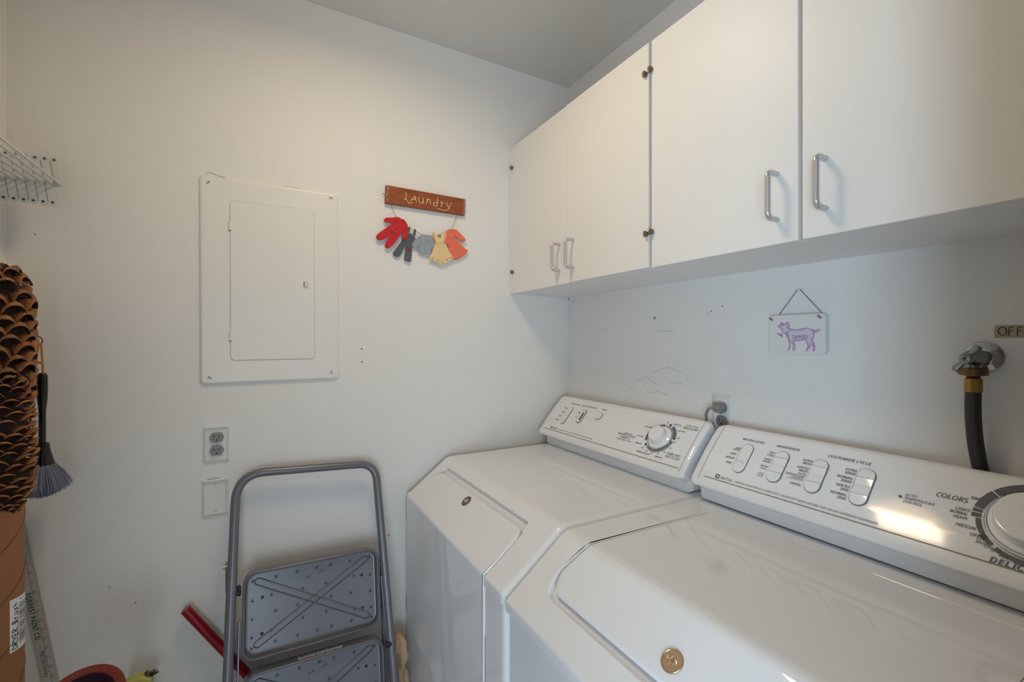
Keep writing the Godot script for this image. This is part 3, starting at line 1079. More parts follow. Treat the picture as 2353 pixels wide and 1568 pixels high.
		lettering(dk, w[0], face(w[1], w[2]), w[3], w[4], -w[5] if w.size() > 5 else 0.95)
	for w in [["WARM", -0.6440, 0.0968, 0.0046, 1], ["WARM", -0.6450, 0.0905, 0.0046, 1], ["WARM", -0.6450, 0.0775, 0.0046, 1], ["COLD", -0.6460, 0.0708, 0.0046, 1], ["COLD", -0.6460, 0.0575, 0.0046, 1], ["COLD", -0.6460, 0.0510, 0.0046, 1], ["AUTO", -0.5600, 0.0810, 0.0052, 1], ["TEMPERATURE", -0.5605, 0.0745, 0.0052, 1, 0.043], ["CONTROL", -0.5615, 0.0685, 0.0052, 1, 0.027], ["AUTO", -0.3871, 0.0905, 0.0052, 0], ["TEMPERATURE", -0.3871, 0.0835, 0.0052, 0, 0.0435], ["CONTROL", -0.3871, 0.0765, 0.0052, 0, 0.028], ["EXTRA RINSE", -0.2530, 0.1365, 0.0044, 0]]:
		lettering(pa, w[0], face(w[1], w[2]), w[3], w[4], -w[5] if w.size() > 5 else 0.95)
	pa.extrude(rrect(0.037, 0.0006, 0.0002, 1), face(-0.5780, 0.0665), 0.0004)
	lettering(pa, "OVERSIZE CAPACITY PLUS / QUIET PLUS / HEAVY DUTY WITH LIFETIME TUB / 30 DAY DETERGENT DISPENSER", face(-0.7044, 0.0185), 0.0042, 0, -0.2923)
	lettering(pa, "MAYTAG", face(-0.7425, 0.0185), 0.0066, 0, -0.0325, 0.0, false, "Droid Serif")
	for w in [["EXTRA", -0.2820, 0.0440, 0.0042, 0], ["RINSE", -0.2820, 0.0385, 0.0042, 0], ["OFF", -0.2720, 0.0345, 0.0046, 0]]:
		lettering(te, w[0], face(w[1], w[2]), w[3], w[4], 0.95)
	lettering(te, "DELICATES", face(-0.2625, 0.0140), 0.0098, 0, 1.0, 0.2, true)
	brand_square(c, -0.7515, 0.0222, 0.0105)
	part("lettering", dk, M.print_grey, c)
	part("lettering", pa, M.print_pale, c, "pale grey lettering")
	part("lettering", te, M.print_teal, c, "grey-green lettering")

# ---------------------------------------------------------------- the painted sign on the back wall
# millimetres from the middle of the sign, x then y, measured on the thing
const SIGN := {
"board": [-147.8, 108.7, 148.9, 104.2, 145.3, 43.1, -150.2, 47.1],
"L": [-79.9, 93.6, -77, 84.3, -78.7, 75.5, -82.4, 67.6, -76.2, 69.7, -71.2, 60.7, -63.8, 57.6, -55, 61.1],
"A": [-63.8, 65.5, -55, 74.1, -45.4, 85.5, -43.7, 74.6, -40.4, 65.2],
"A2": [-54.2, 72.5, -41.6, 75.7],
"u": [-32.2, 84.3, -32.2, 73.9, -28.4, 65, -22, 63.5, -16.9, 70, -16.4, 85, -15.6, 71.4, -12.3, 64.4],
"n": [-0.9, 85.6, -1.4, 73.5, -4, 63.1, -1.4, 74.8, 3.8, 81.8, 9, 80.1, 11.1, 71.6, 11.6, 63.4],
"d": [35.3, 73.9, 28.7, 74.2, 22.9, 69, 23.4, 63.3, 30, 61, 36.6, 64],
"d2": [38, 94.6, 38.5, 79.4, 36.6, 62.7],
"r": [51.3, 81.3, 54, 74.1, 51.8, 61.1],
"r2": [53.4, 71.5, 58, 77.2, 62.6, 75.4],
"y": [74.7, 81, 75.5, 70.9, 80.4, 65.2, 85.1, 68.4],
"y2": [94.6, 80.8, 87.8, 77.8, 85.1, 68.4, 79.6, 56.1, 71.5, 51.1, 56.6, 50.3, 47.3, 52.8, 38, 51.5],
"c1": [-143, 107.1, -138.8, 101.1, -139.5, 95, -141.9, 91],
"c2": [-137.1, 88.2, -143, 81.2, -145.4, 76, -144.2, 70.2],
"c3": [-144.9, 65.3, -141.9, 61, -141.1, 55.1],
"c4": [146.1, 102, 141.9, 94.8, 143.3, 84.6],
"c5": [139.1, 78.8, 144.1, 70.4, 140.5, 60.7],
"c6": [141.9, 58.3, 138.5, 53.9, 136.3, 49.2],
"cordL": [-131.1, 45.8, -109.8, 4.1, -89.8, -12.8, -71.2, -26.4, -55, -31.8, -16.9, -47.2],
"cordR": [117.3, 40.6, 94.6, -13.9, 75.5, -23.9, 62, -31.8, 35.3, -45, -16.9, -47.2],
"pajamas": [-153.7, -10.1, -145.4, -3.5, -126.3, -1, -110.6, 3.2, -100.8, 2.3, -93.5, -1.6, -84.9, -2.4, -77, -12.4, -71.2, -23.9, -72.5, -52.2, -73.7, -69.5, -82.4, -74.9, -91, -67.8, -94, -49.8, -102.1, -62.9, -117.8, -88.8, -131.1, -102.3, -139.5, -109.1, -150.2, -105.4, -150.6, -97, -141.9, -76.9, -129.9, -58.8, -145.4, -73.7, -163.2, -82.8, -173.7, -82.8, -180.7, -75.3, -176, -64.1, -152.5, -43.4, -125.1, -19.7, -145.4, -20.3, -153.7, -16.1],
"pj1": [-122.7, -18.1, -109.4, -5.6, -103.3, 0.6],
"pj2": [-94, -48.6, -82.4, -31.4, -73, -20.5],
"pj3": [-93.5, -2.3, -88.6, -9, -77, -13.1],
"pj4": [-149, -8.8, -149.7, -16.8],
"pj5": [-179.5, -75.1, -169, -81.1],
"pj6": [-149.7, -99.3, -139.5, -106.7],
"pj7": [-89.8, -67.6, -81.9, -72.9, -74.5, -68.4],
"flap": [-127.5, -38, -110.6, -43.3, -110.6, -51.7, -117.8, -59.8, -123.9, -58.1, -134, -50.8, -133.5, -44.8],
"pb1": [-125.1, -39.4],
"pb2": [-113.7, -47.8],
"overalls": [-68.8, -26.8, -60.8, -24.8, -63.8, -39, -65.5, -46, -55, -50.3, -51.5, -51.1, -46.2, -30.7, -40.4, -33.7, -42.4, -48.8, -47.9, -58.1, -43.7, -62.6, -45.4, -68.9, -53, -82.1, -55, -104.4, -58.8, -146.2, -70, -147.1, -82.4, -142.6, -79.9, -119.1, -77, -95.6, -82.4, -97.4, -92.3, -117.8, -102.1, -134.5, -114.2, -133.2, -123.2, -124.4, -114.2, -110.2, -94.7, -81.6, -89.8, -68.8, -73.7, -57.3, -71.2, -46],
"ov1": [-71.2, -53.3, -51.2, -58.5],
"ov2": [-75, -61.1, -55, -67.5],
"ov3": [-94.7, -82.8, -79.9, -72.7],
"ov4": [-117.1, -118.5, -100.1, -127.1],
"ov5": [-80.4, -135, -58, -139.2],
"ov6": [-45.4, -64, -53.7, -79.7],
"patch": [-71.7, -101.2, -60.5, -100.1, -58.8, -113.4, -70.8, -115.1],
"ob1": [-70, -47.5],
"ob2": [-50, -53.9],
"shirt": [-22, -49, -7.9, -48.6, -1.4, -45.4, 7.7, -46.9, 18.2, -52, 26.1, -66.2, 27.4, -78.7, 19.5, -102.2, 14.2, -92.7, 11.6, -110.5, 1.2, -116.5, -14.3, -116.7, -32.2, -109.7, -32.2, -97.3, -28.4, -84.5, -39.9, -95.5, -50, -96.1, -55.8, -87.3, -51.2, -76.9, -29.7, -54.8],
"sh1": [-7.9, -49.9, -9.2, -82.5, -9.7, -115.5],
"sh2": [-22, -50.2, -23.3, -66.5, -28.4, -84.5],
"sh3": [11.6, -51.5, 15.5, -64.8, 14.2, -92.7],
"sh4": [-14.3, -49.4, -7.9, -56.1, -1.4, -47.9, 6.4, -53.3, 9, -46.7],
"sh5": [-15.6, -63.2, -18.2, -88.4, -19.5, -113.4],
"sh6": [-23.3, -74, -25.9, -94.1, -26.6, -110.4],
"sh7": [-1.4, -59.2, -2.7, -86.8, -2.7, -114.8],
"sh8": [6.4, -55.8, 6.9, -63.3],
"sh9": [6.4, -79.6, 5.1, -98.6, 5.1, -113.6],
"sh10": [-31, -58.7, -42.4, -76, -50, -86.7],
"sh11": [-27.1, -62, -36, -77.8, -42.4, -90.9],
"sh12": [-52.5, -89.4, -43.7, -93.9],
"sh13": [19.5, -59.4, 22.1, -79.3, 19.5, -94.6],
"shp": [-0.9, -67.1, 9, -65.6, 9, -73.1, 5.1, -78, -0.1, -75.3, -0.9, -67.1],
"yellow": [19.5, -36.7, 24.7, -34.9, 35.3, -41.2, 52.6, -38, 62, -30.5, 67.4, -27.4, 71.5, -34.6, 70.1, -46.2, 65.3, -63.3, 60.7, -66.4, 72.8, -76.6, 83.7, -98.6, 98.7, -117.8, 98.7, -125.5, 87.8, -131.6, 70.1, -143.3, 54, -147.2, 38, -144.7, 24.7, -137, 11.6, -136.9, 7.7, -128.4, 16.9, -110, 28.7, -78.6, 30, -69.6, 26.1, -61.2, 20.8, -49.2],
"fr1": [21.6, -37.7, 24.2, -48.8, 27.4, -58.5, 30.5, -68.3],
"fr2": [65.3, -30.2, 65.3, -44.2, 63.4, -54.6, 62, -63.7],
"ye1": [30, -70.4, 45.9, -71.2, 62, -67.5],
"ye2": [10.3, -125.7, 27.4, -129.2, 54, -134.5, 78.2, -124.7, 97.4, -115.3],
"ye3": [40.6, -73.6, 38, -90.3],
"ye4": [49.9, -72.6, 52.6, -86.3],
"ye5": [60.7, -70.2, 66.1, -95.2],
"ye6": [35.3, -74.1, 34, -83.1],
"f1": [19, -131.2],
"f2": [40.1, -137.7],
"f3": [58.5, -140],
"f4": [75, -130.9],
"f5": [91.9, -122.2],
"yb": [39.3, -42, 52.6, -40, 51.8, -49.5, 40.1, -51.6],
"coral": [65.3, -62.1, 71.5, -38.4, 75.5, -23.9, 86.4, -16.2, 97.4, -13.6, 113.9, -14.2, 130.7, -27.8, 144.7, -39.2, 150.9, -50.3, 143.3, -56.4, 133.5, -54.8, 111.2, -40.4, 108.4, -43.3, 125.1, -60.9, 147.5, -80.7, 160.3, -87.3, 156, -96.9, 139.1, -111.5, 119.5, -124.2, 102.9, -123.8, 89.1, -108.3, 81, -88.6, 81.5, -68, 75.5, -77.6, 68.8, -69.4],
"co1": [83.7, -51.1, 97.4, -48.9, 109.8, -41.8],
"co2": [78.2, -22.3, 81, -34.8, 82.3, -50],
"co3": [107, -16.3, 108.4, -29, 110.6, -40.4],
"co4": [83.7, -18.5, 90.5, -22.1, 98.7, -17.3],
"co5": [104.3, -123.7, 125.1, -116.7, 147.5, -100.3, 158.9, -88.8],
"co6": [141.9, -53.9, 149.8, -46.5],
}
const GOAT := {
"goat": [-37.7, 19.5, -30.7, 20, -25.1, 24, -28.6, 27.9, -23.7, 28.1, -20.2, 25, -16.8, 24.4, -14.1, 28.5, -4.6, 26.8, -9.3, 22.1, -2.6, 19.2, -7.3, 16.6, -8.6, 15.2, -3.3, 11.7, 7.4, 9.4, 17.9, 10.5, 32, 13.1, 44.5, 11.2, 50.7, 7.1, 58.1, 7.6, 64.7, 10.7, 63.5, 4.9, 58.7, 1.7, 52, -0.1, 52, -7.3, 48.3, -16.5, 53.2, -27, 53.8, -36.1, 52, -42.7, 47, -42.2, 49.5, -34.9, 44.5, -27, 42.1, -33.7, 36.4, -42.4, 32, -42.4, 36.4, -32.4, 34.5, -23.1, 29.4, -17.1, 15.3, -19.8, 5.4, -19.1, 8.1, -27.3, 7.4, -42.2, 0.8, -43, 2.1, -34.1, 0.1, -26, -2.6, -27.4, -3.9, -36.9, -8.6, -43.2, -12, -42.6, -8.6, -35.6, -7.3, -26, -10.7, -12.3, -14.8, -6.7, -16.8, -1.2, -23.7, 0.3, -25.1, 8.7, -30.7, 14.4],
"knotL": [-52, 36.6],
"knotR": [62.7, 37.4],
"cordL": [-33.7, 46.7],
"cordR": [66.5, 46.6],
"bow": [-27.9, -3.8],
"scarf": [-11.4, 1.5],
"txt": [1.4, -9.9],
"txt1": [38.9, -10.1],
}

func pts3(d: Array, o: Vector3, xa := Vector3(1, 0, 0), dz := 0.0) -> Array:
	var r := []
	for i in range(0, d.size(), 2):
		r.append(o + xa * (d[i] * 0.001) + Vector3(0, d[i + 1] * 0.001, 0) + xa.cross(Vector3.UP) * dz)
	return r

# a smooth line through the points
func smooth_line(p: Array, n := 4) -> Array:
	if p.size() < 3:
		return p
	var r := []
	for i in p.size() - 1:
		var a: Vector3 = p[maxi(i - 1, 0)]
		var b: Vector3 = p[i]
		var c: Vector3 = p[i + 1]
		var d: Vector3 = p[mini(i + 2, p.size() - 1)]
		for k in n:
			r.append(b.cubic_interpolate(c, a, d, float(k) / n))
	r.append(p[-1])
	return r

func outline2(d: Array, smooth := true) -> PackedVector2Array:
	var p := PackedVector2Array()
	var n := d.size() / 2
	for i in n:
		var b := Vector2(d[i * 2], d[i * 2 + 1]) * 0.001
		p.append(b)
		if smooth:
			var j := (i + 1) % n
			var h := (i - 1 + n) % n
			var k := (i + 2) % n
			p.append(b.cubic_interpolate(Vector2(d[j * 2], d[j * 2 + 1]) * 0.001, Vector2(d[h * 2], d[h * 2 + 1]) * 0.001, Vector2(d[k * 2], d[k * 2 + 1]) * 0.001, 0.5))
	if Geometry2D.is_polygon_clockwise(p):
		p.reverse()
	return p

func wood_tex(w: int, h: int, dark: Color, light: Color, seed_: int) -> ImageTexture:
	var f := FastNoiseLite.new()
	f.seed = seed_
	f.frequency = 0.02
	f.fractal_octaves = 3
	var im := Image.create(w, h, false, Image.FORMAT_RGB8)
	for y in h:
		for x in w:
			var u := f.get_noise_2d(x * 0.35, y * 3.0) * 0.5 + 0.5
			u = clampf(u * 0.7 + 0.3 * (0.5 + 0.5 * sin(y * 0.35 + f.get_noise_2d(x * 0.25, y * 0.5) * 9.0)), 0, 1)
			im.set_pixel(x, y, dark.lerp(light, u))
	im.generate_mipmaps()
	return ImageTexture.create_from_image(im)

func laundry_sign() -> void:
	var o := Vector3(0.53, 1.78, -1.5835)
	var t := thing("hanging_sign", "brown wooden sign lettered Laundry with five little painted garments strung below it", "sign", Vector3(0.53, 1.78, -1.6))
	var wood := mat(Color(1, 1, 1), 0.5)
	wood.albedo_texture = wood_tex(256, 128, Color(0.50, 0.24, 0.11), Color(0.65, 0.35, 0.17), 4)
	wood.uv1_triplanar = true
	wood.uv1_scale = Vector3.ONE * 5.0
	var flat := Transform3D(Basis.IDENTITY, Vector3(o.x, o.y, -1.5985))
	var b := Mb.new()
	b.extrude(outline2(SIGN.board, false), flat, 0.0150, 0.0012)
	var board := part("board", b, wood, t)
	var cream := mat(Color(0.88, 0.80, 0.62), 0.6)
	var lt := Mb.new()
	for k in ["L", "A", "A2", "u", "n", "d", "d2", "r", "r2", "y", "y2"]:
		var p := smooth_line(pts3(SIGN[k], o, Vector3(1, 0, 0)))
		lt.tube(p, 0.00135, 8)
		lt.tube([p[0] + Vector3(-0.0003, 0, 0), p[0] + Vector3(0.0003, 0, 0)], 0.0018, 8)
	part("lettering", lt, cream, board, "cream painted lettering")
	var sw := Mb.new()
	for k in ["c1", "c2", "c3", "c4", "c5", "c6"]:
		var p := smooth_line(pts3(SIGN[k], o))
		sw.tube(p, 0.0008, 6, true, false)
		var q := []
		for v in p:
			q.append(v + Vector3(-0.0022 if k < "c4" else 0.0022, -0.0025, 0))
		sw.tube(q, 0.0006, 6)
	part("scroll_ornament", sw, mat(Color(0.70, 0.66, 0.70), 0.6), board)
	var nl := Mb.new()
	nl.lathe([Vector2(0.0001, 0.0), Vector2(0.003, 0.0), Vector2(0.003, 0.0015), Vector2(0.0011, 0.002), Vector2(0.0011, 0.012)], Transform3D(Basis(Vector3(0, 0, 1), PI * 0.5), Vector3(0.53 - 0.1475, 1.78 + 0.0785, -1.5915)), 12)
	part("hanging_peg", nl, M.brass, board)
	var cord := Mb.new()
	for k in ["cordL", "cordR"]:
		cord.tube(smooth_line(pts3(SIGN[k], o + Vector3(0, 0, -0.0075))), 0.0008, 6)
	part("cord", cord, mat(Color(0.66, 0.50, 0.30), 0.8), t)
	var specs := [
		["pajamas_cutout", "pajamas", Color(0.77, 0.09, 0.13), 0.0075, ["pj1", "pj2", "pj3", "pj4", "pj5", "pj6", "pj7"], Color(0.50, 0.03, 0.07), 0.0006, "red one-piece pajamas cutout"],
		["overalls_cutout", "overalls", Color(0.33, 0.35, 0.37), 0.0040, ["ov1", "ov2", "ov3", "ov6"], Color(0.16, 0.17, 0.19), 0.0005, "dark grey overalls cutout"],
		["shirt_cutout", "shirt", Color(0.62, 0.66, 0.70), 0.0058, ["sh1", "sh2", "sh3", "sh4", "sh5", "sh6", "sh7", "sh8", "sh9", "sh10", "sh11", "sh12", "sh13", "shp"], Color(0.28, 0.31, 0.35), 0.0004, "grey striped shirt cutout"],
		["dress_cutout", "yellow", Color(0.91, 0.81, 0.60), 0.0078, ["ye1", "ye2", "ye3", "ye4", "ye5", "ye6"], Color(0.90, 0.45, 0.27), 0.00042, "pale yellow dress cutout"],
		["dress_cutout", "coral", Color(0.92, 0.46, 0.35), 0.0050, ["co1", "co2", "co3", "co4", "co5", "co6"], Color(0.74, 0.22, 0.16), 0.00045, "coral dress cutout"],
	]
	for s in specs:
		var zf := -1.5965 + float(s[3]) + 0.0045
		var cb := Mb.new()
		cb.extrude(outline2(SIGN[s[1]]), Transform3D(Basis.IDENTITY, Vector3(o.x, o.y, zf - 0.0052)), 0.0052, 0.0006)
		var pc := part(s[0], cb, mat(s[2], 0.6), t, s[7])
		var lb := Mb.new()
		var oo := Vector3(o.x, o.y, zf)
		for k in s[4]:
			lb.tube(smooth_line(pts3(SIGN[k], oo)), s[6], 5)
		part("painted_line", lb, mat(s[5], 0.6), pc)
		if s[1] == "pajamas":
			var fb := Mb.new()
			fb.extrude(outline2(SIGN.flap), Transform3D(Basis.IDENTITY, Vector3(o.x, o.y, zf - 0.0002)), 0.0010, 0.0004)
			part("seat_flap", fb, mat(Color(0.70, 0.07, 0.11), 0.6), pc)
			for k in ["pb1", "pb2"]:
				var bb := Mb.new()
				bb.lathe([Vector2(0.0016, 0.0), Vector2(0.0014, 0.0009), Vector2(0.0001, 0.0012)], Transform3D(Basis(Vector3(1, 0, 0), PI * 0.5), pts3(SIGN[k], oo)[0] + Vector3(0, 0, 0.0006)), 10)
				part("button", bb, cream, pc)
		elif s[1] == "overalls":
			var fb := Mb.new()
			fb.extrude(outline2(SIGN.patch, false), Transform3D(Basis.IDENTITY, Vector3(o.x, o.y, zf - 0.0002)), 0.0008)
			part("knee_patch", fb, mat(Color(0.55, 0.14, 0.17), 0.6), pc)
			var wl := Mb.new()
			for k in ["ov4", "ov5"]:
				wl.tube(pts3(SIGN[k], oo), 0.0005, 5)
			part("cuff_line", wl, M.print_pale, pc)
			for k in ["ob1", "ob2"]:
				var bb := Mb.new()
				bb.lathe([Vector2(0.0013, 0.0), Vector2(0.0011, 0.0007), Vector2(0.0001, 0.0010)], Transform3D(Basis(Vector3(1, 0, 0), PI * 0.5), pts3(SIGN[k], oo)[0]), 10)
				part("button", bb, M.white, pc)
		elif s[1] == "yellow":
			var fr := Mb.new()
			fr.tube(smooth_line(pts3(SIGN.fr1, oo)), 0.0016, 6)
			fr.tube(smooth_line(pts3(SIGN.fr2, oo)), 0.0010, 6)
			part("frill", fr, mat(Color(0.92, 0.58, 0.40), 0.6), pc)
			for i in 7:
				var p: Vector3 = pts3(SIGN.fr2, oo)[0].lerp(pts3(SIGN.fr2, oo)[3], i / 6.0)
				fr = Mb.new()
				fr.lathe([Vector2(0.0024, -0.0012), Vector2(0.0024, 0.0004), Vector2(0.0001, 0.0008)], Transform3D(Basis(Vector3(1, 0, 0), PI * 0.5), p + Vector3(0.0028, 0, 0)), 10)
				part("scallop", fr, mat(s[2], 0.6), pc)
			var yb := Mb.new()
			yb.extrude(outline2(SIGN.yb, false), Transform3D(Basis.IDENTITY, Vector3(o.x, o.y, zf - 0.0003)), 0.0006)
			part("painted_check", yb, mat(Color(0.56, 0.47, 0.36), 0.6), pc)
			for k in ["f1", "f2", "f3", "f4", "f5"]:
				var c: Vector3 = pts3(SIGN[k], oo)[0]
				var fl := Mb.new()
				for i in 3:
					var d := Vector3(cos(i * 1.05 + 0.3), sin(i * 1.05 + 0.3), 0) * 0.0026
					fl.tube([c - d, c + d], 0.0006, 5)
				part("painted_flower", fl, mat(Color(0.80, 0.16, 0.12), 0.6), pc)

# ---------------------------------------------------------------- the plaque with the painted goat
func goat_plaque() -> void:
	var zc := -0.645
	var yc := 1.369
	var t := thing("hanging_plaque", "small white wooden plaque with a lavender goat painting, hung by a grey cord", "plaque", Vector3(XR, yc, zc))
	# face frame: x along +z, y up, out of the wall -x
	var fr := Transform3D(Basis(Vector3(0, 0, 1), Vector3(0, 1, 0), Vector3(-1, 0, 0)), Vector3(XR - 0.0015, yc, zc))
	var b := Mb.new()
	var ol := rrect4(-0.0590, 0.0750, -0.0510, 0.0465, 0.010, 5)
	b.extrude(ol, fr, 0.0165, 0.0025, 3)
	var board := part("board", b, mat(Color(0.90, 0.90, 0.895), 0.5), t)
	# watercolour goat: an inlaid sheet with a computed wash
	var g := outline2(GOAT.goat)
	var lo := Vector2(-0.052, -0.048)
	var sz := Vector2(0.12, 0.08)
	var W := 300
	var H := 200
	var im := Image.create(W, H, false, Image.FORMAT_RGB8)
	im.fill(Color(0.82, 0.80, 0.86))
	var nf := FastNoiseLite.new()
	nf.seed = 9
	nf.frequency = 0.03
	for y in H:
		for x in W:
			var q := lo + Vector2(sz.x * (x + 0.5) / W, sz.y * (1.0 - (y + 0.5) / H))
			if not Geometry2D.is_point_in_polygon(q, g):
				continue
			var d := 1.0
			for i in g.size():
				var c := Geometry2D.get_closest_point_to_segment(q, g[i], g[(i + 1) % g.size()])
				d = minf(d, c.distance_squared_to(q))
			d = sqrt(d)
			var k := clampf(d / 0.0065 + nf.get_noise_2d(x, y) * 0.55, 0.0, 1.0)
			var edge := Color(0.76, 0.52, 0.71).lerp(Color(0.70, 0.58, 0.78), clampf(nf.get_noise_2d(x * 0.7 + 90, y * 0.7) + 0.5, 0, 1))
			im.set_pixel(x, y, edge.lerp(Color(0.83, 0.82, 0.88), k))
	im.generate_mipmaps()
	var wash := mat(Color(1, 1, 1), 0.6)
	wash.albedo_texture = ImageTexture.create_from_image(im)
	wash.texture_repeat = false
	var gb := Mb.new()
	var idx := Geometry2D.triangulate_polygon(g)
	for i in range(0, idx.size(), 3):
		var p := []
		var u := []
		for k in 3:
			var q := g[idx[i + k]]
			p.append(fr * Vector3(q.x, q.y, 0.0168))
			u.append(Vector2((q.x - lo.x) / sz.x, 1.0 - (q.y - lo.y) / sz.y))
		if (p[1] - p[0]).cross(p[2] - p[0]).dot(fr.basis.z) > 0:
			gb.tri_uv(p[0], p[1], p[2], u[0], u[1], u[2])
		else:
			gb.tri_uv(p[0], p[2], p[1], u[0], u[2], u[1])
	part("painted_goat", gb, wash, board, "lavender and pink painted goat")
	var tb := Mb.new()
	lettering(tb, "Laundry", fr * Transform3D(Basis.IDENTITY, Vector3(GOAT.txt[0] * 0.001 - 0.001, GOAT.txt[1] * 0.001 - 0.004, 0.0170)), 0.0075, 0, 1.0, 0.05)
	part("lettering", tb, M.print_pale, board, "small grey lettering")
	var dots := Mb.new()
	var rng := RandomNumberGenerator.new()
	rng.seed = 12
	for i in 22:
		var u := i / 21.0
		var q := Vector2(lerpf(GOAT.txt[0], GOAT.txt1[0], u) * 0.001 + rng.randf_range(-0.001, 0.001), GOAT.txt[1] * 0.001 + [0.005, -0.004, 0.002, -0.001][i % 4] + rng.randf_range(-0.001, 0.001))
		ring_disc(dots, fr * Transform3D(Basis.IDENTITY, Vector3(q.x, q.y, 0.0168)), 0.0001, 0.00075, 0.0004, 6)
	var dn := part("lettering_dots", dots, M.print_dark, board)
	dn.set_meta("kind", "stuff")
	var bow := Mb.new()
	var c := Vector2(GOAT.bow[0], GOAT.bow[1]) * 0.001
	for q in [[Vector2(-0.009, 0.004), Vector2(-0.004, 0.0045), Vector2(0.0045, 0.001), Vector2(0.0055, -0.007), Vector2(0.003, -0.006)]]:
		var pp := PackedVector2Array()
		for v in q:
			pp.append(c + v)
		if Geometry2D.is_polygon_clockwise(pp):
			pp.reverse()
		bow.extrude(pp, fr * Transform3D(Basis.IDENTITY, Vector3(0, 0, 0.0166)), 0.0005)
	part("painted_bow", bow, mat(Color(0.62, 0.62, 0.60), 0.6), board)
	var scarf := Mb.new()
	var sc := fr * Vector3(GOAT.scarf[0] * 0.001, GOAT.scarf[1] * 0.001, 0.0170)
	var zx := Vector3(0, 0, 1)
	scarf.tube(smooth_line([sc + zx * 0.006 + Vector3(0, 0.006, 0), sc + zx * 0.001, sc + zx * 0.003 + Vector3(0, -0.008, 0), sc + zx * 0.006 + Vector3(0, -0.015, 0)]), 0.0009, 6)
	scarf.tube(smooth_line([sc - zx * 0.003, sc + zx * 0.001 + Vector3(0, -0.005, 0), sc + zx * 0.0005 + Vector3(0, -0.012, 0)]), 0.0008, 6)
	part("painted_scarf", scarf, mat(Color(0.60, 0.61, 0.68), 0.6), board)
	for k in ["knotL", "knotR"]:
		var kb := Mb.new()
		var kc := fr * Vector3(GOAT[k][0] * 0.001, GOAT[k][1] * 0.001, 0.0175)
		kb.tube(smooth_line([kc + Vector3(0, 0.003, -0.003), kc + Vector3(-0.002, 0.001, 0), kc + Vector3(0, -0.003, 0.004)]), 0.0020, 8, true, false)
		part("cord_knot", kb, mat(Color(0.52, 0.42, 0.37), 0.8), board)
	var cd := Mb.new()
	var nail := fr * Vector3(0.0125, 0.107, 0.010)
	cd.tube([fr * Vector3(GOAT.cordL[0] * 0.001, 0.0465, 0.013), nail + Vector3(0, 0.001, -0.002)], 0.0009, 6)
	cd.tube([nail + Vector3(0, 0.001, 0.002), fr * Vector3(GOAT.cordR[0] * 0.001, 0.0465, 0.013)], 0.0009, 6)
	part("cord", cd, mat(Color(0.46, 0.46, 0.45), 0.8), t)
	var nb := Mb.new()
	nb.lathe([Vector2(0.0011, 0), Vector2(0.0011, 0.012), Vector2(0.0026, 0.0125), Vector2(0.0024, 0.0138), Vector2(0.0001, 0.0142)], Transform3D(Basis(Vector3(0, 0, 1), PI * 0.5), Vector3(XR, nail.y, nail.z)), 12)
	single("nail", nb, M.white, "small white nail that holds the goat plaque's cord", "nail", Vector3(XR, nail.y, nail.z))


# ---------------------------------------------------------------- things on the walls
func screw(parent: Node, at: Vector3, out: Vector3, r: float, ang: float, called := "screw") -> void:
	var up := Vector3.UP
	var xf := Transform3D(Basis(up.cross(out), out, -(up.cross(out)).cross(out)), at)
	var b := Mb.new()
	b.lathe([Vector2(r, 0.0), Vector2(r, 0.0006), Vector2(r * 0.8, 0.0018), Vector2(r * 0.45, 0.0025), Vector2(0.0001, 0.0027)], xf, 18)
	var s := part(called, b, M.white, parent)
	var g := Mb.new()
	g.box(at + out * 0.0024, Vector3(r * 1.5, r * 0.28, 0.0012), 0.0, Basis(up.cross(out), up, out) * Basis(Vector3(0, 0, 1), ang))
	part("slot", g, M.gap, s)

